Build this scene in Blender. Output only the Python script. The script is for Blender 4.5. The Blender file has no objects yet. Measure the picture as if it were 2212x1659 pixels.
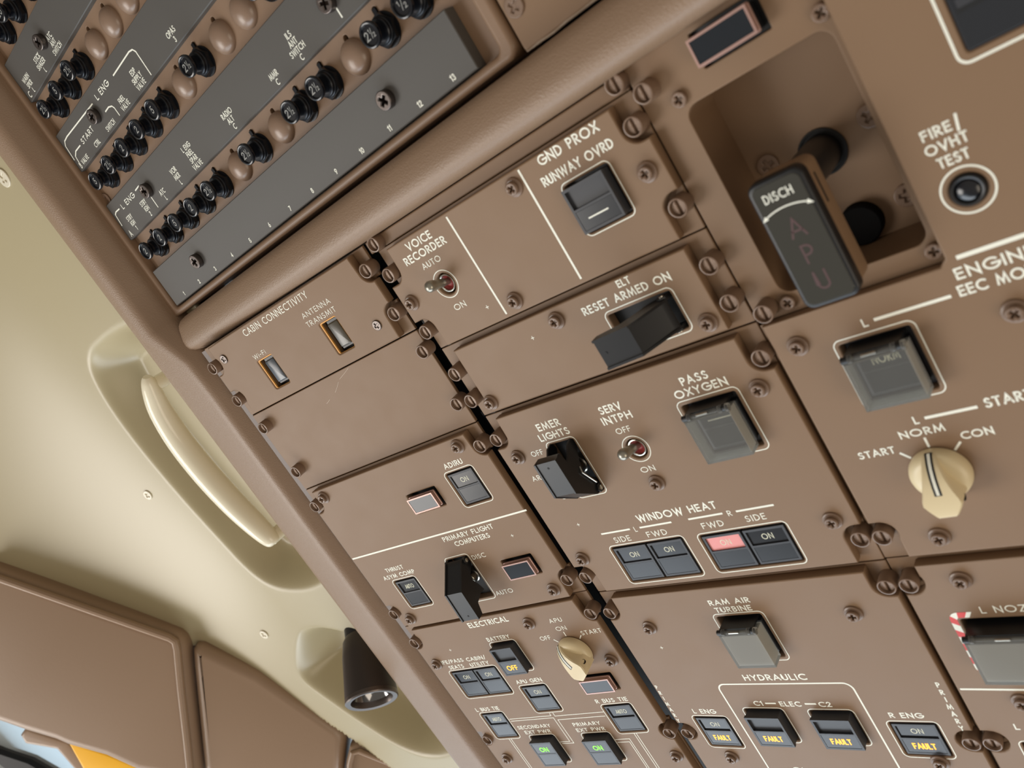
import bpy, bmesh, math
from mathutils import Matrix, Vector

# ---------------------------------------------------------------- camera, world, lights, exposure
# The overhead panel is laid out in millimetres: u to the right, v towards the rear of the
# aircraft (the top of the lettering), w out of the panel towards the pilot's head.
MM = 0.001
TILT = math.radians(22)
PANEL = Matrix(((1, 0, 0, 0),
                (0, -math.cos(TILT), -math.sin(TILT), 0),
                (0, math.sin(TILT), -math.cos(TILT), 1.95),
                (0, 0, 0, 1)))
sc = bpy.context.scene
COL = sc.collection
sc.view_settings.view_transform = 'Standard'
sc.view_settings.look = 'None'
sc.view_settings.gamma = 1
sc.view_settings.exposure = 0.0
cam = bpy.data.objects.new('camera', bpy.data.cameras.new('camera'))
COL.objects.link(cam)
cam.data.sensor_width = 36
cam.data.lens = 1739.05 * 36 / 2212
cam.data.clip_start = 0.01
rot = Matrix([[0.692534, 0.260469, 0.67272], [-0.521392, 0.825201, 0.217241], [-0.498544, -0.501198, 0.707286]]).to_4x4()
cam.matrix_world = PANEL @ Matrix.Translation(Vector((243.52, 78.64, 256.04)) * MM) @ rot
cam.data.dof.use_dof = True
cam.data.dof.focus_distance = 0.43
cam.data.dof.aperture_fstop = 13
sc.camera = cam

def panel_dir(u, v, w):
    return (PANEL.to_3x3() @ Vector((u, v, w))).normalized()

world = bpy.data.worlds.new('cockpit_daylight')
sc.world = world
world.use_nodes = True
nt = world.node_tree
nt.nodes.clear()
wo = nt.nodes.new('ShaderNodeOutputWorld')
bg = nt.nodes.new('ShaderNodeBackground')
tc = nt.nodes.new('ShaderNodeTexCoord')
dot = nt.nodes.new('ShaderNodeVectorMath'); dot.operation = 'DOT_PRODUCT'
dot.inputs[1].default_value = panel_dir(-0.75, -0.62, -0.1)     # the windows, ahead and to the left
mr = nt.nodes.new('ShaderNodeMapRange'); mr.interpolation_type = 'SMOOTHSTEP'
mr.inputs['From Min'].default_value = 0.35
mr.inputs['From Max'].default_value = 0.9
mix = nt.nodes.new('ShaderNodeMix'); mix.data_type = 'RGBA'
mix.inputs[6].default_value = (0.10, 0.088, 0.075, 1)              # beige cabin behind the camera
mix.inputs[7].default_value = (0.95, 1.12, 1.25, 1)              # bright hazy sky
nt.links.new(tc.outputs['Generated'], dot.inputs[0])
nt.links.new(dot.outputs['Value'], mr.inputs['Value'])
nt.links.new(mr.outputs['Result'], mix.inputs[0])
dot2 = nt.nodes.new('ShaderNodeVectorMath'); dot2.operation = 'DOT_PRODUCT'
dot2.inputs[1].default_value = panel_dir(0.45, 0.15, 0.88)      # sunlit seats and floor below
mr2 = nt.nodes.new('ShaderNodeMapRange'); mr2.interpolation_type = 'SMOOTHSTEP'
mr2.inputs['From Min'].default_value = 0.0
mr2.inputs['From Max'].default_value = 0.95
mix2 = nt.nodes.new('ShaderNodeMix'); mix2.data_type = 'RGBA'
mix2.inputs[7].default_value = (0.40, 0.355, 0.30, 1)
nt.links.new(tc.outputs['Generated'], dot2.inputs[0])
nt.links.new(dot2.outputs['Value'], mr2.inputs['Value'])
nt.links.new(mr2.outputs['Result'], mix2.inputs[0])
nt.links.new(mix.outputs[2], mix2.inputs[6])
nt.links.new(mix2.outputs[2], bg.inputs['Color'])
nt.links.new(bg.outputs['Background'], wo.inputs['Surface'])
bg.inputs['Strength'].default_value = 1.0

def window_light(name, pos, size, energy, color, aim=(0, -40, 0)):
    d = bpy.data.lights.new(name, 'AREA')
    d.shape = 'RECTANGLE'; d.size, d.size_y = size
    d.energy = energy; d.color = color
    o = bpy.data.objects.new(name, d); COL.objects.link(o)
    p = PANEL @ (Vector(pos) * MM); t = PANEL @ (Vector(aim) * MM)
    o.matrix_world = Matrix.Translation(p) @ (t - p).to_track_quat('-Z', 'Y').to_matrix().to_4x4()
    return o
window_light('left_window_daylight', (-1480, -200, 1480), (1.0, 0.85), 22.0, (1.0, 0.95, 0.89))
window_light('windshield_daylight', (-620, -1600, 960), (2.0, 0.8), 22.0, (0.84, 0.92, 1.0))
window_light('right_window_daylight', (1250, -700, 900), (1.0, 0.7), 6.5, (1.0, 0.86, 0.68), (-200, -120, 0))

# ---------------------------------------------------------------- frames
def frame_matrix(angle, u0):
    return Matrix.Translation((u0 * MM, 0, 0)) @ Matrix.Rotation(angle, 4, 'Y')
FR = {'c': PANEL,
      'l': PANEL @ frame_matrix(0.10380, -31.0),
      'r': PANEL @ frame_matrix(-0.02220, 119.0),
      'q': PANEL @ Matrix([[0.53364, 0.58529, 0.61046, -0.534511], [-0.79361, 0.596, 0.12232, 0.033943], [-0.29224, -0.54974, 0.78255, 0.076938], [0, 0, 0, 1]])}

# ---------------------------------------------------------------- materials (all procedural)
def lin(c):
    return tuple((x / 12.92 if x <= 0.04045 else ((x + 0.055) / 1.055) ** 2.4) for x in (c[0] / 255, c[1] / 255, c[2] / 255)) + (1,)

def mat(name, rgb, rough=0.5, metal=0.0, bump=None, emit=None, spec=0.5, vary=None):
    m = bpy.data.materials.new(name); m.use_nodes = True
    n, l = m.node_tree.nodes, m.node_tree.links
    b = n['Principled BSDF']
    b.inputs['Base Color'].default_value = lin(rgb)
    b.inputs['Roughness'].default_value = rough
    b.inputs['Metallic'].default_value = metal
    b.inputs['Specular IOR Level'].default_value = spec
    if emit:
        b.inputs['Emission Color'].default_value = lin(emit[0]); b.inputs['Emission Strength'].default_value = emit[1]
    co = n.new('ShaderNodeTexCoord') if (bump or vary) else None
    if bump:
        t = n.new('ShaderNodeTexNoise'); t.inputs['Scale'].default_value = bump[0]; t.inputs['Detail'].default_value = 3
        bp = n.new('ShaderNodeBump'); bp.inputs['Strength'].default_value = bump[1]; bp.inputs['Distance'].default_value = 0.0004
        l.new(co.outputs['Object'], t.inputs['Vector']); l.new(t.outputs['Fac'], bp.inputs['Height']); l.new(bp.outputs['Normal'], b.inputs['Normal'])
    if vary:                                            # slight unevenness of the paint and its gloss
        t = n.new('ShaderNodeTexNoise'); t.inputs['Scale'].default_value = vary[0]; t.inputs['Detail'].default_value = 5
        r = n.new('ShaderNodeMapRange'); r.inputs['To Min'].default_value = rough - vary[1]; r.inputs['To Max'].default_value = rough + vary[1]
        l.new(co.outputs['Object'], t.inputs['Vector']); l.new(t.outputs['Fac'], r.inputs['Value']); l.new(r.outputs['Result'], b.inputs['Roughness'])
    return m

def clear_plastic(name, tint, haze):
    m = bpy.data.materials.new(name); m.use_nodes = True
    n, l = m.node_tree.nodes, m.node_tree.links
    b = n['Principled BSDF']
    b.inputs['Base Color'].default_value = lin((222, 222, 220)); b.inputs['Roughness'].default_value = 0.1
    tr = n.new('ShaderNodeBsdfTransparent'); tr.inputs['Color'].default_value = lin(tint)
    fr = n.new('ShaderNodeFresnel'); fr.inputs['IOR'].default_value = 1.45
    ad = n.new('ShaderNodeMath'); ad.operation = 'ADD'; ad.inputs[1].default_value = haze; ad.use_clamp = True
    mx = n.new('ShaderNodeMixShader')
    l.new(fr.outputs['Fac'], ad.inputs[0]); l.new(ad.outputs['Value'], mx.inputs['Fac'])
    l.new(tr.outputs['BSDF'], mx.inputs[1]); l.new(b.outputs['BSDF'], mx.inputs[2])
    l.new(mx.outputs['Shader'], n['Material Output'].inputs['Surface'])
    return m

BROWN = mat('brown_panel_paint', (134, 107, 82), 0.5, bump=(2600, 0.10), vary=(60, 0.05), spec=.35)
BROWN_B = mat('brown_breaker_panel_paint', (134, 107, 84), 0.45, bump=(2200, 0.12))
BROWN_T = mat('brown_textured_plastic', (140, 115, 93), 0.42, bump=(1500, 0.42))
BROWN_P = mat('brown_padded_vinyl', (150, 124, 101), 0.36, bump=(420, 0.10))
SCREW = mat('brown_painted_screw', (126, 102, 84), 0.33, bump=(1500, 0.1))
STUD = mat('fastener_stud', (136, 112, 94), 0.35, 0.15, bump=(1800, 0.3))
BLACK = mat('black_plastic', (22, 23, 26), 0.38)
BLACK_M = mat('matt_black', (12, 12, 13), 0.7)
BLACK_R = mat('black_rail', (20, 20, 26), 0.35)
NAVY = mat('breaker_black_phenolic', (15, 18, 25), 0.18, spec=.6)
NUT = mat('breaker_nut_black_oxide', (26, 28, 33), 0.28, 0.5)
GREY_L = mat('dark_grey_label_plate', (79, 76, 72), 0.5, bump=(2600, 0.08))
WHITE = mat('white_lettering', (246, 246, 232), 0.55)
WHITE_N = mat('raised_number', (150, 150, 146), 0.35)
BEZEL = mat('switch_bezel', (60, 61, 65), 0.4, spec=.35)
LENS = mat('dark_switch_lens', (46, 48, 52), 0.2, spec=.3)
LENS_D = mat('recessed_switch_lens', (34, 34, 37), 0.16, spec=.3)
LENS_P = mat('pink_reflection_lens', (236, 150, 146), 0.25)  # a reflection on one lens, painted in as pink base colour
SMOKE = mat('annunciator_glass', (38, 42, 47), 0.14, spec=.3)
RIM = mat('pinkish_bronze_rim', (176, 142, 132), 0.3, 0.35)
LEGEND = mat('pale_legend', (214, 212, 188), 0.5, emit=((214, 212, 188), 0.15))
AMBER = mat('amber_lit_legend', (255, 160, 10), 0.4, emit=((255, 168, 0), 1.6))
GREEN = mat('green_lit_legend', (120, 235, 30), 0.4, emit=((110, 235, 10), 1.3))
CREAM = mat('cream_knob_plastic', (226, 208, 168), 0.35)
STEEL = mat('bright_steel', (196, 192, 182), 0.22, 1.0)
STEEL_D = mat('worn_dark_steel', (104, 96, 92), 0.34, 0.9)
LEVER = mat('satin_toggle_lever', (158, 154, 142), 0.3, 0.8)
RED = mat('red_seal', (142, 48, 44), 0.45)
AMBER_E = mat('amber_cut_edge', (224, 160, 74), 0.5)
BEIGE = mat('beige_ceiling_liner', (172, 160, 128), 0.34, bump=(500, 0.06))
BEIGE_H = mat('cream_gloss_handle', (238, 230, 205), 0.16)
STRIPE_R = mat('red_hazard_stripe', (222, 62, 58), 0.5)
LAMP_B = mat('dark_brown_lamp_body', (52, 44, 41), 0.42)
RAIL = mat('worn_painted_rail', (122, 110, 104), 0.55, 0.0, bump=(700, 0.25))
YELLOW = mat('sunlight_yellow', (255, 190, 4), 0.5)  # clipped sunlight put into the colour as saturated yellow
GLASS_BLUE = mat('fire_handle_red_legend', (84, 60, 60), 0.35)
CLEAR = clear_plastic('clear_acrylic', (242, 242, 238), 0.07)
PANE = clear_plastic('window_glass', (245, 250, 252), 0.02)

# ---------------------------------------------------------------- geometry builder (millimetres)
def offset(loop, d):
    """Inward offset of a counter-clockwise loop."""
    n = len(loop); out = []
    for i in range(n):
        p0, p, p1 = Vector(loop[i - 1]), Vector(loop[i]), Vector(loop[(i + 1) % n])
        a, b = (p - p0), (p1 - p)
        if a.length < 1e-6 or b.length < 1e-6:
            out.append(tuple(p)); continue
        a.normalize(); b.normalize()
        na, nb = Vector((-a.y, a.x)), Vector((-b.y, b.x))
        m = na + nb
        k = m.length_squared
        out.append(tuple(p + m * (2 * d / k)) if k > 0.4 else tuple(p + na * d))
    return out

def rr(u0, v0, u1, v1, r=0.0, n=4):
    if r <= 0:
        return [(u0, v0), (u1, v0), (u1, v1), (u0, v1)]
    pts = []
    for cx, cy, a in ((u1 - r, v0 + r, -90), (u1 - r, v1 - r, 0), (u0 + r, v1 - r, 90), (u0 + r, v0 + r, 180)):
        for i in range(n + 1):
            t = math.radians(a + 90 * i / n); pts.append((cx + r * math.cos(t), cy + r * math.sin(t)))
    return pts

def circle(u, v, r, n=28):
    return [(u + r * math.cos(2 * math.pi * i / n), v + r * math.sin(2 * math.pi * i / n)) for i in range(n)]

class G:
    def __init__(s): s.v, s.f = [], []
    def add(s, vs, fs):
        b = len(s.v); s.v.extend(tuple(p) for p in vs); s.f.extend(tuple(b + i for i in q) for q in fs); return s
    def box(s, u0, u1, v0, v1, w0, w1):
        return s.slab(rr(u0, v0, u1, v1), w0, w1)
    def layers(s, loops, cap0=True, cap1=True):
        n = len(loops[0]); vs = [p for lp in loops for p in lp]; fs = []
        for k in range(len(loops) - 1):
            for i in range(n):
                j = (i + 1) % n; fs.append((k * n + i, k * n + j, (k + 1) * n + j, (k + 1) * n + i))
        if cap0: fs.append(tuple(range(n))[::-1])
        if cap1: fs.append(tuple((len(loops) - 1) * n + i for i in range(n)))
        return s.add(vs, fs)
    def slab(s, loop, w0, w1, ch=0.0, steps=1):
        L = [[(x, y, w0) for x, y in loop]]
        if ch <= 0:
            L.append([(x, y, w1) for x, y in loop])
        else:
            for k in range(steps + 1):
                t = math.pi / 2 * k / steps
                d = ch * (1 - math.cos(t)) if steps > 1 else ch * k
                h = ch * math.sin(t) if steps > 1 else ch * k
                L.append([(x, y, w1 - ch + h) for x, y in (offset(loop, d) if d > 0 else loop)])
        return s.layers(L)
    def lathe(s, prof, c=(0, 0), n=28, cap0=True, cap1=True):
        return s.layers([[(c[0] + r * math.cos(2 * math.pi * i / n), c[1] + r * math.sin(2 * math.pi * i / n), w) for i in range(n)] for r, w in prof], cap0, cap1)
    def tube(s, path, rad, n=12, flat=1.0, up=(0, 0, 1)):
        path = [Vector(p) for p in path]; L = []
        for i, p in enumerate(path):
            d = (path[min(i + 1, len(path) - 1)] - path[max(i - 1, 0)]).normalized()
            x = d.cross(Vector(up))
            if x.length < 1e-3: x = d.cross(Vector((1, 0, 0)))
            x.normalize(); y = d.cross(x)
            r = rad[i] if isinstance(rad, (list, tuple)) else rad
            L.append([tuple(p + x * r * math.cos(2 * math.pi * k / n) + y * r * flat * math.sin(2 * math.pi * k / n)) for k in range(n)])
        return s.layers(L)
    def ribbon(s, pts, t, w, closed=False, cap=0.0):
        P = [Vector(p) for p in pts]; n = len(P); A, Bv = [], []
        for i in range(n):
            p = P[i]
            a = P[i] - P[i - 1] if (i or closed) else P[1] - P[0]
            b = P[(i + 1) % n] - P[i] if (i < n - 1 or closed) else P[-1] - P[-2]
            a = a.normalized(); b = b.normalized()
            na, nb = Vector((-a.y, a.x)), Vector((-b.y, b.x))
            m = na + nb; k = m.length_squared
            off = m * (2 / k) if k > 0.35 else (m / (k ** 0.5 + 1e-9)) * 2.6
            off *= t / 2
            e = Vector((0, 0))
            if not closed and i == 0: e = -a * cap
            if not closed and i == n - 1: e = b * cap
            A.append(p + off + e); Bv.append(p - off + e)
        vs = [(p.x, p.y, w) for p in A] + [(p.x, p.y, w) for p in Bv]
        fs = []
        for i in range(n if closed else n - 1):
            j = (i + 1) % n; fs.append((n + i, n + j, j, i))
        return s.add(vs, fs)
    def hull_along(s, prof, fn):
        """Closed profile swept between two maps (profile point -> 3-D)."""
        return s.layers([[fn(p, 0) for p in prof], [fn(p, 1) for p in prof]])
    def moved(s, M):
        s.v = [tuple(M @ Vector(p)) for p in s.v]; return s
    def mesh(s, name, o=(0, 0, 0), smooth=True):
        me = bpy.data.meshes.new(name)
        me.from_pydata([((x - o[0]) * MM, (y - o[1]) * MM, (z - o[2]) * MM) for x, y, z in s.v], [], s.f)
        bm = bmesh.new(); bm.from_mesh(me); bmesh.ops.recalc_face_normals(bm, faces=bm.faces); bm.to_mesh(me); bm.free()
        me.validate(); me.update()
        if smooth:
            me.polygons.foreach_set('use_smooth', [True] * len(me.polygons)); me.set_sharp_from_angle(angle=math.radians(34))
        return me

def plate_mesh(loops, w0, w1, bev, o, res=1):
    """Flat plate with holes: a filled curve, extruded and edge-bevelled, turned into a mesh."""
    cu = bpy.data.curves.new('plate', 'CURVE'); cu.dimensions = '2D'; cu.fill_mode = 'BOTH'
    cu.extrude = ((w1 - w0) / 2 - bev) * MM; cu.bevel_depth = bev * MM; cu.offset = -bev * MM; cu.bevel_resolution = res
    for lp in loops:
        sp = cu.splines.new('POLY'); sp.points.add(len(lp) - 1); sp.use_cyclic_u = True
        for i, (x, y) in enumerate(lp): sp.points[i].co = ((x - o[0]) * MM, (y - o[1]) * MM, 0, 1)
    ob = bpy.data.objects.new('plate', cu)
    me = bpy.data.meshes.new_from_object(ob)
    bpy.data.objects.remove(ob); bpy.data.curves.remove(cu)
    z = ((w0 + w1) / 2 - o[2]) * MM
    me.transform(Matrix.Translation((0, 0, z)))
    me.polygons.foreach_set('use_smooth', [False] * len(me.polygons))
    return me

ORG = {}
def link(name, me, m, parent, loc=(0, 0, 0), label=None):
    o = bpy.data.objects.new(name, me); COL.objects.link(o)
    if m is not None and not me.materials: me.materials.append(m)
    o.parent = parent
    o.location = Vector(loc) * MM
    if label: o['label'] = label
    return o
def part(name, g, m, parent, label=None):
    """A part (or sub-part) whose geometry is given in the frame's own millimetres."""
    r = parent
    while r.parent is not None: r = r.parent
    me = g if isinstance(g, bpy.types.Mesh) else g.mesh(name, ORG[r.name])
    o = link(name, me, m, parent, (0, 0, 0), label)
    if parent.parent is not None: o.location = -parent.location
    return o
def tag(o, label, cat, group=None):
    o['label'] = label; o['category'] = cat
    if group: o['group'] = group
def thing(name, fr, o, label, cat, group=None):
    e = bpy.data.objects.new(name, None); COL.objects.link(e)
    e.empty_display_size = 0.01
    e.matrix_world = FR[fr] @ Matrix.Translation(Vector(o) * MM)
    ORG[e.name] = o
    tag(e, label, cat, group)
    return e
def single(name, g, m, fr, o, label=None, cat=None, group=None, structure=False):
    me = g if isinstance(g, bpy.types.Mesh) else g.mesh(name, o)
    ob = bpy.data.objects.new(name, me); COL.objects.link(ob); me.materials.append(m)
    ob.matrix_world = FR[fr] @ Matrix.Translation(Vector(o) * MM)
    ORG[ob.name] = o
    if structure: ob['kind'] = 'structure'
    if label: tag(ob, label, cat, group)
    return ob

# ---------------------------------------------------------------- lettering: a geometric stroke alphabet
def arc(cx, cy, rx, ry, a0, a1, n=10):
    return [(cx + rx * math.cos(math.radians(a0 + (a1 - a0) * i / n)), cy + ry * math.sin(math.radians(a0 + (a1 - a0) * i / n))) for i in range(n + 1)]
GL = {
 'A': (.74, [[(0, 0), (.37, 1), (.74, 0)], [(.13, .32), (.61, .32)]]),
 'B': (.5, [[(.24, .53), (0, .53), (0, 1), (.22, 1)] + arc(.22, .765, .23, .235, 90, -90, 8)[1:], [(0, .53), (0, 0), (.24, 0)] + arc(.24, .265, .26, .265, -90, 90, 8)[1:]]),
 'C': (.72, [arc(.48, .5, .48, .5, 55, 305, 16)]),
 'D': (.62, [[(.16, 0), (0, 0), (0, 1), (.16, 1)] + arc(.16, .5, .46, .5, 90, -90, 14)[1:]]),
 'E': (.44, [[(.44, 1), (0, 1), (0, 0), (.44, 0)], [(0, .52), (.4, .52)]]),
 'F': (.42, [[(.42, 1), (0, 1), (0, 0)], [(0, .52), (.38, .52)]]),
 'G': (.86, [arc(.48, .5, .48, .5, 50, 358, 18) + [(.5, .48)]]),
 'H': (.6, [[(0, 0), (0, 1)], [(.6, 0), (.6, 1)], [(0, .52), (.6, .52)]]),
 'I': (0.02, [[(0.01, 0), (0.01, 1)]]),
 'J': (.3, [[(.3, 1), (.3, .2)] + arc(.12, .2, .18, .2, 0, -120, 6)]),
 'K': (.56, [[(0, 0), (0, 1)], [(.52, 1), (.02, .5), (.56, 0)]]),
 'L': (.4, [[(0, 1), (0, 0), (.4, 0)]]),
 'M': (.86, [[(0, 0), (.13, 1), (.43, .12), (.73, 1), (.86, 0)]]),
 'N': (.66, [[(0, 0), (0, 1), (.66, 0), (.66, 1)]]),
 'O': (.96, [arc(.48, .5, .48, .5, 0, 360, 24)]),
 'P': (.46, [[(0, 0), (0, 1), (.18, 1)] + arc(.18, .73, .28, .27, 90, -90, 8)[1:] + [(0, .46)]]),
 'R': (.5, [[(0, 0), (0, 1), (.18, 1)] + arc(.18, .74, .28, .26, 90, -90, 8)[1:] + [(0, .48)], [(.16, .48), (.5, 0)]]),
 'S': (.48, [arc(.25, .755, .2, .245, 35, 270, 9) + arc(.23, .255, .25, .255, 90, -145, 10)]),
 'T': (.5, [[(.25, 0), (.25, 1)], [(0, 1), (.5, 1)]]),
 'U': (.56, [[(0, 1), (0, .28)] + arc(.28, .28, .28, .28, 180, 360, 10) + [(.56, 1)]]),
 'V': (.68, [[(0, 1), (.34, 0), (.68, 1)]]),
 'W': (1.04, [[(0, 1), (.26, 0), (.52, .95), (.78, 0), (1.04, 1)]]),
 'X': (.62, [[(0, 0), (.62, 1)], [(0, 1), (.62, 0)]]),
 'Y': (.6, [[(0, 1), (.3, .48), (.6, 1)], [(.3, .48), (.3, 0)]]),
 'Z': (.54, [[(0, 1), (.54, 1), (0, 0), (.54, 0)]]),
 '0': (.52, [arc(.26, .5, .26, .5, 0, 360, 18)]),
 '1': (.2, [[(0, .82), (.2, 1), (.2, 0)]]),
 '2': (.5, [arc(.25, .74, .23, .26, 170, -35, 9) + [(0, 0), (.5, 0)]]),
 '3': (.46, [arc(.22, .76, .2, .24, 150, -90, 9) + arc(.22, .27, .24, .27, 90, -150, 9)]),
 '4': (.52, [[(.38, 0), (.38, 1), (0, .28), (.52, .28)]]),
 '5': (.48, [[(.44, 1), (.12, 1), (.06, .56)] + arc(.22, .32, .26, .32, 115, -150, 10)]),
 '6': (.5, [[(.34, 1), (.06, .46)], arc(.25, .29, .25, .29, 0, 360, 16)]),
 '7': (.46, [[(0, 1), (.46, 1), (.12, 0)]]),
 '8': (.48, [arc(.24, .77, .19, .23, 0, 360, 14), arc(.24, .28, .24, .28, 0, 360, 16)]),
 '9': (.5, [[(.16, 0), (.44, .54)], arc(.25, .71, .25, .29, 0, 360, 16)]),
 '/': (.34, [[(0, -.12), (.34, 1.12)]]), '-': (.3, [[(0, .42), (.3, .42)]]), '.': (.02, [[(0, 0), (.02, 0)]]),
 'i': (.02, [[(.01, 0), (.01, .62)], [(.01, .86), (.01, .92)]]),
 ' ': (.26, []),
}
def glyphs(s, gap=.33):
    x, out = 0.0, []
    for ch in s:
        w, st = GL[ch]
        out.append((x, st)); x += w + gap
    return out, x - gap
def write(g, s, u0, u1, v, cap, w, weight=.145):
    """Text from u0 to u1 on baseline v."""
    out, W = glyphs(s)
    t = cap * weight
    k = (u1 - u0 - t) / max(W, .05)
    for x, strokes in out:
        for st in strokes:
            pts = [(u0 + t / 2 + (x + a) * k, v + t / 2 + b * (cap - t)) for a, b in st]
            closed = len(pts) > 6 and (Vector(pts[0]) - Vector(pts[-1])).length < 1e-4
            if closed: pts = pts[:-1]
            g.ribbon(pts, t, w, closed, 0 if closed else t * .5)
def write_c(g, s, uc, v, cap, w, kx=1.0, weight=.145):
    _, W = glyphs(s)
    half = (W * cap * kx + cap * weight) / 2
    write(g, s, uc - half, uc + half, v, cap, w, weight)

# ---------------------------------------------------------------- shared meshes of the small hardware
def cross_loop(a, b):
    return [(b, a), (b, b), (a, b), (a, -b), (b, -b), (b, -a), (-b, -a), (-b, -b), (-a, -b), (-a, b), (-b, b), (-b, a)]
def rot2(loop, deg):
    c, s = math.cos(math.radians(deg)), math.sin(math.radians(deg))
    return [(x * c - y * s, x * s + y * c) for x, y in loop]
def join(name, meshes):
    vs, fs, ms = [], [], []
    for me, i in meshes:
        b = len(vs); vs += [tuple(p.co) for p in me.vertices]
        for q in me.polygons: fs.append([b + k for k in q.vertices]); ms.append(i)
    out = bpy.data.meshes.new(name); out.from_pydata(vs, [], fs); out.update()
    out.polygons.foreach_set('material_index', ms)
    out.polygons.foreach_set('use_smooth', [True] * len(fs)); out.set_sharp_from_angle(angle=math.radians(34))
    return out
def screw_mesh(deg, r=3.9, h=2.9):
    base = G().lathe([(r, 0), (r, .35), (r * .96, .75), (r * .8, 1.05), (r * .78, 1.3), (.01, 1.3)], n=32).mesh('screw')
    k = r / 4.15
    head = plate_mesh([circle(0, 0, 2.85 * k, 30), rot2(cross_loop(1.55 * k, .37 * k), deg)], 1.2, h, .62, (0, 0, 0), 3)
    me = join('screw', [(base, 0), (head, 0)]); me.materials.append(SCREW); return me
SCREWS = [screw_mesh(a) for a in (12, 38, 63, 80)]
def small_screw_mesh(deg, r, h, m):
    head = plate_mesh([circle(0, 0, r, 26), rot2(cross_loop(r * .56, r * .15), deg)], .25, h, min(.4, h * .4), (0, 0, 0), 2)
    base = G().lathe([(r * .98, 0), (r * .98, .3), (.01, .3)], n=26).mesh('screw')
    me = join('screw', [(base, 0), (head, 0)]); me.materials.append(m); return me
def fastener_mesh(h):
    r0, r1 = 3.65, 2.95
    tube = G().layers([[(r * math.cos(2 * math.pi * i / 30), r * math.sin(2 * math.pi * i / 30), w) for i in range(30)]
                       for r, w in ((r0, 0), (r0, h - .5), (r0 - .2, h - .08), (r0 - .5, h), (r1 + .1, h), (r1, h - .15), (r1, h - 2.6))], True, False).mesh('f')
    me = join('quarter_turn_fastener', [(tube, 0)]); me.materials.append(SCREW); return me
def stud_mesh(h):
    a, b = .5, 2.85                                   # the slot runs along v
    half = []
    t0 = math.asin(a / b)
    lp = [(b * math.cos(t), b * math.sin(t)) for t in [math.radians(-90) + t0 + (math.pi - 2 * t0) * i / 16 for i in range(17)]]
    g = G()
    g.slab(lp, h - 3.0, h - 1.35, .25)
    g.slab([(-x, -y) for x, y in lp], h - 3.0, h - 1.35, .25)
    g.slab(circle(0, 0, 2.92, 24), h - 2.9, h - 2.4)
    me = g.mesh('slotted_stud'); me.materials.append(STUD); return me
FAST, STUDS = fastener_mesh(6.8), stud_mesh(6.8)

def notch_side(vT, vB, cut, wide, uf, fs, s, r=5.7, n=9):
    """One side of a face plate from top to bottom: cut back at the corners, notched round every
    fastener. fs = [(v, kind)], kind 'top', 'bot' or 'mid'; s = +1 right side, -1 left side."""
    pts = [(cut, vT)] if not fs or fs[0][1] == 'top' else [(wide, vT)]
    a = math.acos(max(-1, min(1, -abs(uf - cut) / r if abs(uf - cut) < r else -1)))
    def P(t, v): return (uf + s * r * math.cos(t), v + r * math.sin(t))
    last = pts[-1][0]
    for v, k in fs:
        if k == 'top': t0, t1 = a, 1.5 * math.pi
        elif k == 'bot': t0, t1 = .5 * math.pi, 2 * math.pi - a
        else: t0, t1 = .5 * math.pi, 1.5 * math.pi
        if k != 'top': pts.append((wide, v + r))
        pts += [P(t0 + (t1 - t0) * i / n, v) for i in range(n + 1)]
        if k != 'bot': pts.append((wide, v - r)); last = wide
        else: last = cut
    pts.append((last, vB))
    return pts
def outline(vT, vB, L, R):
    l = notch_side(vT, vB, *L, -1); r = notch_side(vT, vB, *R, 1)
    return l + r[::-1]                                  # counter-clockwise

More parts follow.
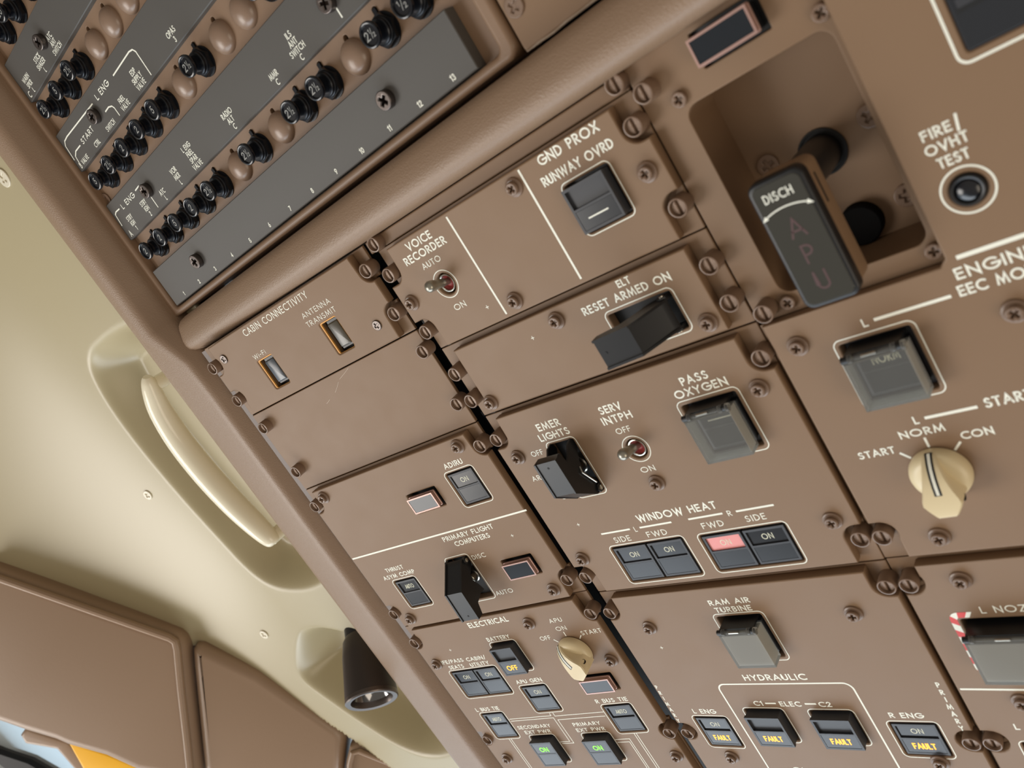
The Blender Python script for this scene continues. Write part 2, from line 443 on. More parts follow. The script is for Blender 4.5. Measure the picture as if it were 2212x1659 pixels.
class Mod:
    """One control module of the panel: face plate, flange, screws, fasteners, lettering, switches."""
    def __init__(s, fr, o, label, cat='control panel', name='control_panel', z=0.0, T=5.0):
        s.fr, s.z, s.T = fr, z, T
        s.root = thing(name, fr, (o[0], o[1], z), label, cat)
        s.o = (o[0], o[1], z)
        s.L, s.holes, s.k = G(), [], 0
    # printing
    def text(s, t, a, b, cap, weight=.175): write(s.L, t, a[0], b[0], (a[1] + b[1]) / 2, cap, s.z + .06, weight)
    def textc(s, t, uc, v, cap, kx=1.0, weight=.175): write_c(s.L, t, uc, v, cap, s.z + .06, kx, weight)
    def line(s, a, b, t=.9):
        s.L.ribbon([a, b], t, s.z + .06)
    def level(s, a, b, t=.9):
        v = (a[1] + b[1]) / 2; s.L.ribbon([(a[0], v), (b[0], v)], t, s.z + .06)
    def poly(s, pts, t=.5, closed=False): s.L.ribbon(pts, t, s.z + .06, closed)
    def frame(s, u0, v0, u1, v1, r=2.6, t=.42): s.L.ribbon(rr(u0, v0, u1, v1, r, 5), t, s.z + .06, True)
    def ring(s, c, r, t=.5): s.L.ribbon(circle(c[0], c[1], r, 44), t, s.z + .06, True)
    def plus(s, p):
        s.L.ribbon([(p[0] - .9, p[1]), (p[0] + .9, p[1])], .3, s.z + .06); s.L.ribbon([(p[0], p[1] - .9), (p[0], p[1] + .9)], .3, s.z + .06)
    # hardware
    def screw(s, *ps):
        for p in ps:
            s.k += 1
            link('screw', SCREWS[(s.k * 7 + len(s.holes)) % 4], None, s.root, (p[0] - s.o[0], p[1] - s.o[1], 0))
    def fast(s, *ps):
        for p in ps:
            f = link('quarter_turn_fastener', FAST, None, s.root, (p[0] - s.o[0], p[1] - s.o[1], -s.T))
            link('slotted_stud', STUDS, None, f)
    def well(s, g, lp):
        s.holes.append(lp); g.slab(offset(lp, .03), s.z - s.T - .4, s.z - s.T + .35)
    def finish(s, loop, flange, m=BROWN, bev=.7, flange_holes=(), thick=1.6, fm=BROWN):
        me = plate_mesh([loop] + s.holes, s.z - s.T + .04, s.z, bev, s.o, 2)
        pieces, mats = [(me, 0)], [m]
        for g, mm in [(s.L, WHITE)] + getattr(s, 'marks', []):
            if g.v: pieces.append((g.mesh('print', s.o), len(mats))); mats.append(mm)
        if len(pieces) > 1: me = join('faceplate', pieces)
        for mm in mats: me.materials.append(mm)
        f = part('faceplate', me, None, s.root)
        if flange:
            part('mounting_flange', plate_mesh([rr(*flange) if len(flange) < 6 else flange] + list(flange_holes), s.z - s.T - thick, s.z - s.T - .02, .3, s.o), fm, s.root)
        return s
    # switches
    def korry(s, F, lift, top=None, bot=None, top_m=LEGEND, bot_m=AMBER, fr=True, bar=None, up=LENS_D, label=None, cap=None, recess=.7, nm='push_switch', tcap=2.9, hole=None):
        u0, v0, u1, v1 = F
        if fr: s.frame(u0, v0, u1, v1)
        e = 2.0
        c = cap or (u0 + e, v0 + e, u1 - e, v1 - e)
        a0, b0, a1, b1 = c
        z = s.z + lift
        g = G()
        if fr is not None: s.well(g, rr(*(hole or (a0 - .9, b0 - .9, a1 + .9, b1 + .9)), .8, 3))
        g.box(a0 + .25, a1 - .25, b0 + .25, b1 - .25, s.z - s.T + .2, z - 1.3)
        bm = (b0 + b1) / 2 + .2
        W = [(a0 + 1.3, bm + .55, a1 - 1.3, b1 - 1.1), (a0 + 1.0, b0 + 1.0, a1 - 1.0, bm - .35)]
        for r in ((a0, b0, a0 + 1.0, b1), (a1 - 1.0, b0, a1, b1), (a0 + 1.0, b1 - 1.1, a1 - 1.0, b1), (a0 + 1.0, b0, a1 - 1.0, b0 + 1.0), (a0 + 1.0, bm - .35, a1 - 1.0, bm + .55)):
            g.box(r[0], r[2], r[1], r[3], z - 1.6, z)
        p = part(nm, g, BEZEL, s.root, label)
        lu = G().box(a0 + 1.0, a1 - 1.0, bm + .55, b1 - 1.1, z - 1.5, z - recess)
        part('upper_lens', lu, up, p)
        part('lower_lens', G().box(W[1][0] + .12, W[1][2] - .12, W[1][1] + .12, W[1][3] - .12, z - 1.5, z - .12), LENS, p)
        uc = (a0 + a1) / 2
        if top:
            t = G(); write_c(t, top, uc, (W[0][1] + W[0][3]) / 2 - tcap / 2, tcap, z - recess + .06, .85 if len(top) < 4 else .62, .12); part('legend', t, top_m, p)
        if bot:
            t = G(); write_c(t, bot, uc, (W[1][1] + W[1][3]) / 2 - 1.75, 3.5, z - .05, .85 if len(bot) < 4 else .66, .17); part('lit_legend', t, bot_m, p)
        if bar:
            t = G().box(uc - 4.6, uc + 4.6, (W[bar][1] + W[bar][3]) / 2 - .28, (W[bar][1] + W[bar][3]) / 2 + .28, z - 1, z - (.05 if bar else recess - .06)); part('white_bar', t, WHITE, p)
        return p
    def pair(s, F, a, b, la=None, lb=None, up2=LENS_D, up1=LENS_D):
        u0, v0, u1, v1 = F
        s.frame(u0, v0, u1, v1)
        m = (u0 + u1) / 2
        w = G(); s.well(w, rr(u0 + 1.1, v0 + 1.1, u1 - 1.1, v1 - 1.1, .8, 3)); part('switch_well', w, BLACK_M, s.root)
        s.korry(F, 0, a, fr=None, cap=(u0 + 2, v0 + 2, m - .6, v1 - 2), label=la, up=up1)
        s.korry(F, 0, b, fr=None, cap=(m + .6, v0 + 2, u1 - 2, v1 - 2), label=lb, up=up2)
    def cover(s, F, lift, label):
        """Hinged clear guard over a switch; the hinge is at the top."""
        u0, v0, u1, v1 = F; z = s.z
        a, t = lift, .8
        o, i = rr(u0, v0, u1, v1), rr(u0 + t, v0 + t, u1 - t, v1 - t)
        L = lambda lp, w: [(x, y, w) for x, y in lp]
        g = G().layers([L(i, z + a - t), L(i, z + .6), L(o, z + .6), L(o, z + a)], True, True)
        g.f[-2] = g.f[-2]
        p = part('clear_guard_cover', g.mesh('cover', s.o, False), CLEAR, s.root, label)
        h = G()
        um = (u0 + u1) / 2; vh, wh = v1 + .9, z + a - .9
        tx = lambda g, x0, x1, r: g.tube([(x0, vh, wh), (x1, vh, wh)], r, 14)
        tx(h, u0 - .2, u0 + 2.2, 1.25); tx(h, u1 - 2.6, u1 - .9, 1.2)
        h.box(u0 + 1.0, u1 - 1.2, v1 + 1.0, v1 + 2.2, s.z - 3, wh - .6)
        part('hinge_barrel', h, BLACK, p)
        k = G()
        tx(k, u0 + 2.2, u0 + 3.6, 1.5); tx(k, u1 - 4.2, u1 - 2.6, 1.5); tx(k, u1 - .9, u1 + .2, 1.6); tx(k, u0 + 3.6, u1 - 4.2, 1.0)
        k.box(u0 + .2, u1 - .2, v1 - .7, v1 + .2, wh - 1.0, z + a + .05)
        part('hinge_knuckle', k, CLEAR, p)
        part('hinge_spring', G().tube([(um - 3.4, vh + .5, wh + 1.1), (um + 1.6, vh + .5, wh + 1.1)], .5, 10), STEEL, p)
    def toggle(s, c, dv, label, top=11.3, du=0.0):
        s.ring(c, 6.5, .38)
        w = G(); s.well(w, circle(c[0], c[1], 5.0, 30))
        x, y = c; z = s.z
        p = part('toggle_switch', w, BLACK_M, s.root, label)
        part('bushing', G().lathe([(4.3, z - 6.6), (4.3, z - 1.2), (4.1, z - .7), (3.7, z - .6), (3.4, z - .9), (3.3, z - 3.5)], c, 30, True, False), STEEL, p)
        part('red_seal', G().lathe([(3.35, z - 4.5), (3.35, z - 1.6), (2.4, z - 2.6), (1.4, z - 2.0), (.01, z - 1.9)], c, 24), RED, p)
        a, b = Vector((x, y, z - 4)), Vector((x + du, y + dv, z + top))
        d = b - a; path, rad = [], []
        for t, r in ((0, 1.5), (.25, 1.6), (.3, 1.8), (.6, 2.15), (.84, 2.55), (.9, 2.5), (.95, 2.1), (.985, 1.3), (1.0, .3)):
            path.append(a + d * t); rad.append(r)
        part('lever', G().tube(path, rad, 18), LEVER, p)
    def indicator(s, F, lift=3.0, label=None, m=SMOKE, well=True, hole=None):
        u0, v0, u1, v1 = F; z = s.z + lift
        g = G()
        if well: s.well(g, hole or rr(u0 - 1.2, v0 - 1.2, u1 + 1.6, v1 + 1.6, .5, 2))
        g.slab(rr(u0 + .3, v0 + .3, u1 - .3, v1 - .3, .8, 3), s.z - s.T + .2, z - 1.6)
        p = part('indicator_light', g, BLACK, s.root, label)
        r = G(); r.slab(rr(u0 - .25, v0 - .25, u1 + .25, v1 + .25, .7, 3), z - 3.0, z - 2.2, .2); r.slab(rr(u0 + .1, v0 + .1, u1 - .1, v1 - .1, .7, 3), z - 2.2, z - .8)
        r.slab(rr(u0, v0, u1, v1, .8, 4), z - .8, z - .25, .2)
        for q in ((u0, v0, u0 + .75, v1), (u1 - .75, v0, u1, v1), (u0 + .75, v0, u1 - .75, v0 + .75), (u0 + .75, v1 - .75, u1 - .75, v1)):
            r.box(q[0], q[2], q[1], q[3], z - .5, z)
        part('rim', r, RIM, p)
        part('glass', G().box(u0 + .8, u1 - .8, v0 + .8, v1 - .8, z - .4, z - .15), m, p)
        return p
    def knob(s, c, deg, label, hole=False):
        z = s.z; x, y = c
        T = Matrix.Translation((x, y, 0)) @ Matrix.Rotation(math.radians(deg - 90), 4, 'Z')   # local +y = pointer
        sk = G().lathe([(9.2, z + .25), (10.0, z + .5), (10.1, z + 1.6), (9.8, z + 3.2), (9.0, z + 4.6), (7.0, z + 5.6), (3, z + 6.0), (.01, z + 6.0)], c, 48)
        p = part('rotary_knob', sk, CREAM, s.root, label)
        L = []
        #      s      H     Wt   Wb    (length along the pointer, height, half width of top and foot)
        for q, H, wt, wb in ((9.7, 3.6, 1.6, 2.2), (9.2, 4.6, 2.2, 2.7), (8, 6.2, 2.7, 3.2), (6, 8.0, 3.2, 3.7), (3.5, 9.6, 3.8, 4.4), (1, 10.7, 4.5, 5.4), (-1.5, 11.5, 5.3, 6.6), (-4, 12.1, 6.2, 8.0), (-5.8, 12.4, 6.4, 7.4), (-7.5, 12.6, 5.4, 6.0), (-9.6, 12.8, 3.9, 4.2), (-10.3, 12.7, 3.3, 3.6), (-10.5, 12.2, 3.0, 3.4)):
            r = min(.7, H * .2)
            h0 = 2.0
            hm = h0 + (H - h0) * .45
            L.append([(-wb, q, z + h0), (-wt * .55 - wb * .45 + .5, q, z + hm), (-wt, q, z + H - r), (-wt + r * .8, q, z + H), (wt - r * .8, q, z + H), (wt, q, z + H - r), (wt * .55 + wb * .45 - .5, q, z + hm), (wb, q, z + h0)])
        b = G().layers(L[::-1]).moved(T)
        part('grip', b, CREAM, p)
        def strip(w, h, q0, m, nm):
            prof = [(9.9, 3.6), (9.2, 4.6), (8, 6.2), (6, 8.0), (3.5, 9.6), (1, 10.7), (-1.5, 11.5), (q0, 11.62)]
            g = G()
            up = [(-w, q, z + H + h) for q, H in prof] + [(w, q, z + H + h) for q, H in prof]
            dn = [(a, q, b - .6) for a, q, b in up]
            n = len(prof)
            f = [(i, i + 1, n + i + 1, n + i) for i in range(n - 1)]
            f += [(2 * n + i, 2 * n + i + 1, i + 1, i) for i in range(n - 1)] + [(n + i, n + i + 1, 3 * n + i + 1, 3 * n + i) for i in range(n - 1)]
            f += [(0, n, 3 * n, 2 * n), (n - 1, 2 * n - 1, 4 * n - 1, 3 * n - 1)]
            g.add(up + dn, f); part(nm, g.moved(T), m, p)
        strip(1.25, .05, -2.2, BLACK, 'black_index_border'); strip(.5, .11, -1.9, WHITE, 'white_index_line')
        if hole:
            M = T @ Matrix.Translation((6.15, -6.0, z + 8.6)) @ Matrix.Rotation(math.radians(83), 4, 'Y')
            part('set_screw', G().lathe([(1.25, -1.0), (1.25, .22), (1.1, .22), (1.05, -.2), (.01, -.2)], n=18).moved(M), BLACK_M, p)
    def guard(s, hinge, deg, width, face, side, F, label, holes=(), lever=None):
        """Black flip-up switch guard. face/side are profiles (distance from the hinge, height)."""
        u0, v0, u1, v1 = F; z = s.z
        s.frame(u0, v0, u1, v1)
        w = G(); s.well(w, rr(u0 + 1.5, v0 + 1.5, u1 - 1.5, v1 - 1.5, .6, 2))
        c = ((u0 + u1) / 2, (v0 + v1) / 2)
        p = part('guarded_switch', w, BLACK_M, s.root, label)
        a = math.radians(deg); dx, dy = math.cos(a), math.sin(a)
        def P(q, x, h): return (hinge[0] + q * dx - x * dy, hinge[1] + q * dy + x * dx, z + h)
        t, W = 1.0, width / 2
        g = G()
        n = len(face)
        inner = [(q - .25, h - t) for q, h in face]
        L = []
        for i in range(n):
            (q, h), (q2, h2) = face[i], inner[i]
            L.append([P(q, -W + .35, h), P(q, W - .35, h), P(q2, W - .35, h2), P(q2, -W + .35, h2)])
        g.layers(L)
        for sx in (-1, 1):
            A = [P(q, sx * W, h) for q, h in side]; Bq = [P(q, sx * (W - t), h) for q, h in side]
            g.layers([A, Bq] if sx < 0 else [Bq, A])
        part('guard', g, BLACK, p)
        b = G()
        for sx in (-1, 1):
            b.layers([[P(q, sx * W + sx * e, h) for q, h in ((-2.2, -2), (2.4, -2), (1.9, 2.2), (0, 3.4), (-1.9, 2.2))] for e in ((.1, .9) if sx > 0 else (.9, .1))])
        part('hinge_bracket', b, BLACK, p)
        rv = G()
        for sx in (-1, 1):
            rv.tube([P(0, sx * (W + .9), 1.2), P(0, sx * (W + 1.35), 1.2)], 1.15, 14)
        part('hinge_rivet', rv, STEEL, p)
        nut = G().lathe([(4.6, z - 6.5), (4.6, z - 2.5), (4.0, z - 2.1), (3.9, z + 1.2), (3.5, z + 1.6), (2.4, z + 1.6), (2.2, z - .5), (.01, z - .5)], c, 24)
        part('toggle_nut', nut, STEEL, p)
        q0, q1 = Vector((c[0], c[1], z - 1)), Vector((c[0] + dx * 2.2, c[1] + dy * 2.2, z + 10))
        part('lever', G().tube([q0, q0.lerp(q1, .5), q0.lerp(q1, .95), q1], [1.3, 1.6, 1.9, .6], 12), LEVER, p)
        for q, h in holes:
            hq = G().lathe([(.55, 0), (.55, .12), (.01, .12)], n=14)
            part('pin_hole', hq.moved(Matrix.Translation(P(q, 0, h))), BLACK_M, p)
        return p, P

# ================================================================ SETTING
# dark structure behind the modules
def wall_box(name, u0, u1, v0, v1, w0, w1, m, fr='c', label=None):
    return single(name, G().box(u0, u1, v0, v1, w0, w1), m, fr, (u0, v0, w0), structure=True)
wall_box('wall_back', -215, 360, -330, 340, -60, -56, BLACK_M)
wall_box('trim_1', -6.5, 1.5, -330, 82, -16, -11.5, BLACK_R, 'l')         # rail in the left seam
wall_box('trim_2', -5.5, 0.5, -330, 87, -16, -11.0, BLACK_R, 'r')         # rail in the right seam
wall_box('trim_3', -153.4, -148.9, -330, 86, -14, -6.0, RAIL, 'l')       # worn edge rail, far left

# ---------------------------------------------------------------- left pillar beside the panel
g = G(); rows = []
for i in range(29):
    v = -340 + 700 * i / 28
    k = min(1, max(0, (v - 84) / 26.0))
    ui, uo = -184.6 - 17.5 * k, -230.5 - (v + 20) * 0.010
    dw = -3.0 * k
    prof = [(ui, -40), (ui - .2, 4.5 + dw), (ui - 1.0, 7.4 + dw), (ui - 2.6, 9.4 + dw), (ui - 6.4, 13.6 + dw * .6), (ui - 8.8, 15.4 + dw * .5), (ui - 11.5, 16.0 + dw * .4), (ui - 15, 15.9), (uo + 7, 14.2), (uo + 2.6, 13.2), (uo + .6, 11.6), (uo, 8.5), (uo - .5, -40)]
    rows.append([(x, v, w) for x, w in prof])
g.layers(rows)
single('trim_4', g, BROWN_T, 'c', (-205, 0, 0), structure=True)
# ---------------------------------------------------------------- padded cross bar between breaker panel and control modules
prof = [(87.3, -30), (87.3, 3.5), (87.9, 6.5), (89.2, 9.0), (91.2, 10.6), (93.5, 11.0), (97, 10.6), (103.5, 8.4), (106.0, 7.0), (107.6, 5.0), (108.4, 2.0), (108.6, -30)]
def pad_loop(e): return [(98 + (v - 98) * (1 - e * .045), w - (e * .9 if w > 0 else 0)) for v, w in prof]
g = G().layers([[(u, v, w) for v, w in pad_loop(e)] for u, e in ((-197.5, 5.5), (-197.2, 3.6), (-196.2, 2.2), (-194.6, 1.1), (-192.4, .4), (-189.5, 0), (340, 0))])
single('trim_5', g, BROWN_T, 'c', (0, 98, 0), structure=True)

# ---------------------------------------------------------------- beige ceiling liner with its two recesses
def ceil_w(u):
    d = max(0.0, -(u + 225)); return -8 + .03 * d + .0016 * max(0.0, d - 110.0) ** 2
def seg_dist(p, poly):
    x, y = p; best = 1e9; inside = False; n = len(poly)
    for i in range(n):
        (x0, y0), (x1, y1) = poly[i - 1], poly[i]
        dx, dy = x1 - x0, y1 - y0
        t = max(0, min(1, ((x - x0) * dx + (y - y0) * dy) / (dx * dx + dy * dy + 1e-9)))
        best = min(best, math.hypot(x - x0 - t * dx, y - y0 - t * dy))
        if (y0 > y) != (y1 > y) and x < x0 + (y - y0) * dx / dy: inside = not inside
    return best if inside else -best
def xy(pts):
    q = [(p[0], p[1]) for p in pts]
    for _ in range(3):                                  # round the corners (Chaikin)
        q = [pt for i in range(len(q)) for pt in ((q[i][0] * .75 + q[(i + 1) % len(q)][0] * .25, q[i][1] * .75 + q[(i + 1) % len(q)][1] * .25), (q[i][0] * .25 + q[(i + 1) % len(q)][0] * .75, q[i][1] * .25 + q[(i + 1) % len(q)][1] * .75))]
    return q
REC_H = xy([(-339.2, 124.6, -4.5), (-298.9, 126.4, -5.8), (-271.4, 124.4, -6.6), (-232.4, 117.1, -7.8), (-221.9, 89.3, -8.0), (-214.5, 27.4, -8.0), (-216.9, -46.0, -8.0), (-234.3, -76.2, -7.7), (-277.9, -88.8, -6.4), (-318.9, -84.6, -5.2), (-336.4, -70.2, -4.7), (-343.6, -29.6, -4.3), (-349.7, 5.6, -3.9), (-353.8, 57.9, -3.6), (-351.3, 98.3, -3.8)])
REC_L = xy([(-366.1, -160.0, -2.2), (-342.1, -136.6, -4.4), (-322.6, -128.7, -5.1), (-296.7, -132.1, -5.8), (-259.0, -147.1, -7.0), (-229.3, -170.1, -7.9), (-230.6, -222.6, -7.8), (-250.0, -246.6, -7.2), (-287.2, -256.2, -6.1), (-315.5, -248.2, -5.3), (-343.2, -220.2, -4.3), (-365.4, -185.1, -2.3), (-371.1, -171.7, -1.5)])
def sstep(x): x = max(0, min(1, x)); return x * x * (3 - 2 * x)
def liner_w(u, v):
    w = ceil_w(u)
    if u > -420 and v < 190:
        if u > -405 and v > -150:
            d = seg_dist((u, v), REC_H)
            if d > -7: w -= 26 * sstep((d + 6) / 24)
        if v < -60:
            d = seg_dist((u, v), REC_L)
            if d > -7: w -= 32 * sstep((d + 6) / 24)
    return w
us = [-190 - 1.9 * i for i in range(120)] + [-420 - 8 * i for i in range(48)]
vs_ = [345 - 7 * i for i in range(22)] + [190 - 1.9 * i for i in range(285)]
vv = [(u, v, liner_w(u, v)) for v in vs_ for u in us]
nu = len(us)
def kept(u, v): return -.74 * (u + 445) - .66 * (v + 96) < 14 + max(0.0, u + 445) * .34   # the liner ends behind the padded trim
ff = [(a * nu + b, a * nu + b + 1, (a + 1) * nu + b + 1, (a + 1) * nu + b) for a in range(len(vs_) - 1) for b in range(nu - 1) if kept(us[b], vs_[a])]
g = G().add(vv, ff)
liner = single('ceiling', g, BEIGE, 'c', (-320, 0, 0), structure=True)
so = liner.modifiers.new('thickness', 'SOLIDIFY'); so.thickness = .004; so.offset = -1 if liner.data.polygons[0].normal.z > 0 else 1

# grab handle in its recess
cp = [(-278.2, 92.7, -6.4), (-284.5, 82.8, -6.2), (-291.1, 68.2, -6.0), (-294.8, 44.8, -5.9), (-293.3, 17.4, -6.0), (-287.5, -10.3, -6.1), (-280.2, -31.5, -6.3), (-275.5, -43.9, -6.5), (-274.2, -48.3, -6.5)]
def dens(pts, n=4):
    out = []
    P = [Vector(p) for p in pts]
    for i in range(len(P) - 1):
        a, b, c, d = P[max(i - 1, 0)], P[i], P[i + 1], P[min(i + 2, len(P) - 1)]
        for k in range(n):
            t = k / n
            out.append(.5 * ((2 * b) + (c - a) * t + (2 * a - 5 * b + 4 * c - d) * t * t + (3 * b - a - 3 * c + d) * t ** 3))
    return out + [P[-1]]
path = dens([(p[0], p[1], p[2] + 5) for p in cp])
n = len(path)
rads = [9.5 * (math.sin(math.pi * min(1, max(0, (i + .6) / (n + .2)))) ** .42) for i in range(n)]
t = thing('grab_handle', 'c', tuple(path[n // 2]), 'curved glossy cream grab handle in the beige ceiling recess left of the panel', 'handle')
part('grip', G().tube(path, rads, 20, .95), BEIGE_H, t)
for q in (path[3], path[-5]):
    part('mounting_post', G().tube([(q[0], q[1], q[2] - 32), (q[0], q[1], q[2])], 5, 14), BEIGE_H, t)

# map light in the lower recess
p1, p0 = Vector((-254.3, -171.2, 20.1)), Vector((-269.2, -146.7, -7.1))
ax = (p1 - p0).normalized()
Ml = Matrix.Translation(p1) @ ax.to_track_quat('Z', 'Y').to_matrix().to_4x4()
H = (p1 - p0).length
t = thing('map_light', 'c', tuple(p1), 'dark cylindrical map light hanging in the beige recess by the lower left pillar', 'lamp')
part('housing', G().lathe([(.01, -H - 8), (12, -H - 8), (15, -H - 3), (16.6, -H + 8), (18.2, -3), (18.2, 0)], n=40, cap1=False).moved(Ml), LAMP_B, t)
part('bezel_ring', G().lathe([(18.3, -2), (18.4, .6), (17.6, 1.4), (14.6, 1.0), (14.0, -.6), (13.4, -4)], n=40, cap0=False, cap1=False).moved(Ml), STEEL_D, t)
part('reflector', G().lathe([(13.6, -3), (11, -8), (6, -12), (.01, -13)], n=36, cap0=False).moved(Ml), mat('dark_reflector', (120, 120, 122), .12, 1.0), t)
part('bulb', G().lathe([(.01, -13), (3, -12.5), (4.6, -9), (4.4, -6.5), (2.6, -4.6), (.01, -4)], n=24).moved(Ml), mat('bulb_glass', (235, 238, 240), .08, spec=.8), t)
part('swivel_collar', G().lathe([(13, -H - 22), (13, -H - 6)], n=30).moved(Ml), BLACK, t)

# flat-head screws of the ceiling liner
def liner_screw(p, label, r=4.0):
    me = small_screw_mesh(30, r, 1.0, SCREW_BEIGE)
    o = bpy.data.objects.new('screw', me); COL.objects.link(o)
    e = 2.0
    nrm = Vector((-(liner_w(p[0] + e, p[1]) - liner_w(p[0] - e, p[1])) / (2 * e), 0, 1)).normalized()
    q = Vector((p[0], p[1], liner_w(p[0], p[1]) - .1))
    o.matrix_world = FR['c'] @ Matrix.Translation(q * MM) @ nrm.to_track_quat('Z', 'Y').to_matrix().to_4x4()
    tag(o, label, 'screw', 'flat screws of the ceiling liner')
SCREW_BEIGE = mat('beige_screw', (222, 214, 192), .3)
liner_screw((-387.0, 19.9, 1.2), 'beige flat screw on the ceiling liner beside the grab handle recess')
liner_screw((-378.9, -123.1, -0.3), 'beige flat screw on the ceiling liner between handle recess and map light')
liner_screw((-281.4, 241.2, -6.3), 'flat screw on the ceiling liner at the left picture edge below the breaker panel', 6.0)

# ---------------------------------------------------------------- padded side trim below the ceiling, window
def pad(name, loop, w0, w1, r, label, cat, piping=None, m=BROWN_P):
    if sum(loop[i - 1][0] * p[1] - p[0] * loop[i - 1][1] for i, p in enumerate(loop)) < 0: loop = loop[::-1]
    c = loop[0]
    t = thing(name, 'q', (c[0], c[1], 0), label, cat)
    part('cushion', G().slab(offset(loop, .5), w0, w1, r, 6), m, t)
    if piping: part('piping', G().tube([(x, y, w1 + .5) for x, y in piping[0]], piping[1], 10), m, t)
    return t
pad('padded_panel', [(30.9, -134.6), (45.9, -129.3), (70.5, -128.5), (94.8, -126.4), (107.4, -127.0), (139.5, -123.6), (169.4, -125.6), (222.0, -113.5), (206.3, -79.2), (178.8, -19.5), (171.7, -3.3), (167.2, 2.7), (161.4, 5.5), (87.0, 2.5), (-9.5, 1.3)], -30, 4, 10,
    'wide brown padded trim panel with piped edge above the left side window', 'trim panel',
    ([(-7.7, -4.7), (88.2, -1.3), (157.2, 1.2), (162.5, -0.1), (166.0, -5.6), (179.7, -36.8), (200.5, -81.7), (214.1, -112.3)], 3.2))
pad('padded_panel', [(223.5, -112.9), (207.8, -78.6), (181.0, -18.7), (175.7, -5.5), (177.2, -0.1), (182.7, 2.6), (234.5, -0.8), (313.5, -20.9), (320.7, -25.9), (332.4, -67.1)], -30, 2, 9,
    'middle brown padded trim panel between the two piped panels under the map light', 'trim panel')
pad('padded_panel', [(338.1, -78.3), (328.1, -46.2), (326.1, -31.7), (330.7, -26.2), (341.6, -24.4), (392.9, -28.9), (426.6, -41.0)], -30, 6, 6,
    'small brown padded trim panel with piped edge at the bottom below the map light', 'trim panel',
    ([(342.5, -76.5), (332.4, -44.4), (331.1, -34.1), (335.5, -30.5), (360.5, -30.8), (400.7, -38.3)], 2.4))
pad('window_post', [(46.1, -191.2), (38.5, -184.4), (41.5, -173.2), (84.2, -170.3), (112.7, -188.3), (108.8, -205.0), (75.2, -185.0)], -75, -60, 4,
    'small brown post behind the wide padded panel against the bright window', 'trim panel')
pad('sunlit_yellow_patch', [(88.6, -151.5), (127.3, -148.7), (158.4, -149.7), (180.2, -162.3), (124.2, -185.9), (108.7, -170.5)], -48, -36, 3,  # added slab, its yellow stands for sunlight on the visor
    'bright yellow edge, painted sunlight, beside the window under the wide padded panel', 'shade', m=YELLOW)
def qslab(name, loop, w0, w1, m):
    return single(name, G().slab(loop, w0, w1), m, 'q', (loop[0][0], loop[0][1], w0), structure=True)
wf = qslab('window_1', [(-16.6, -238.9), (12.3, -239.4), (40.7, -238.0), (76.3, -244.2), (47.9, -261.5), (15.4, -249.7), (-13.3, -250.1)], -110, -95, BLACK)
part('glass_pane', G().slab([(-140.2, -228.9), (110.1, -166.3), (275.3, -224.6), (-84.2, -432.6)][::1], -106, -102), PANE, wf)
pad('sunlit_yellow_patch', [(-37.5, -289.8), (19.1, -276.6), (43.2, -289.3), (-25.8, -329.6)], -140, -130, 3,  # yellow surface outside, in the same painted sunlight colour
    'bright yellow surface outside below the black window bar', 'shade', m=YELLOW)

# ================================================================ CONTROL MODULES, centre column
ZF = -28.0
cl = (-27.4, -0.4)[0] - .2; cr = (112.5, 38.7)[0]          # fastener columns
def LS(fs): return (-21.6, -32.0, cl, fs)
def RS(fs): return (106.8, 115.2, cr, fs)

# thin blanking strip under the padded bar
m = Mod('c', (45, 84), 'long thin plain brown blanking strip directly under the padded bar', 'blanking strip', 'blanking_strip', z=-5, T=2)
m.fast((-27.2, 84.2), (112.6, 84.9))
m.finish(rr(-36.5, 80.9, 114.6, 86.9, .4), None)

m = Mod('c', (44, 53), 'brown control panel printed VOICE RECORDER and GND PROX RUNWAY OVRD with a silver toggle')
m.text('VOICE', (-9.9, 73.1), (6.6, 73.6), 3.7)
m.text('RECORDER', (-15.8, 68.2), (12.1, 68.5), 3.7)
m.text('AUTO', (-8.1, 63.2), (4.0, 63.2), 2.8, .13)
m.text('ON', (-4.9, 40.6), (2.3, 41.0), 2.8, .13)
m.text('GND PROX', (71.6, 74.6), (100.3, 74.8), 3.9, .17)
m.text('RUNWAY OVRD', (68.6, 67.2), (102.2, 67.6), 3.7)
m.line((19.2, 77.5), (19.3, 30.0), .95); m.line((62.1, 78.1), (61.7, 30.2), .95)
m.plus((12.0, 36.3))
m.toggle((-1.4, 53.4), 3.6, 'silver toggle lever switched up to AUTO')
m.korry((74.3, 43.2, 97.2, 65.2), 4.2, None, None, bar=1, up=LENS_D, label='raised black push switch with a white bar', recess=2.0)
m.screw((56.6, 73.4), (108.3, 54.4), (-25.7, 53.2), (27.3, 33.7))
m.fast((-27.7, 69.1), (-27.7, 38.4), (112.3, 70.0), (112.5, 38.7))
f1, f2 = (-27.7, 69.1)[1], (-27.7, 38.4)[1]; g1, g2 = (112.3, 70.0)[1], (112.5, 38.7)[1]
m.finish(outline(79.3, 28.2, LS([(f1, 'top'), (f2, 'bot')]), RS([(g1, 'top'), (g2, 'bot')])), (-31.5, 27.4, 114.8, 80.6, .4))

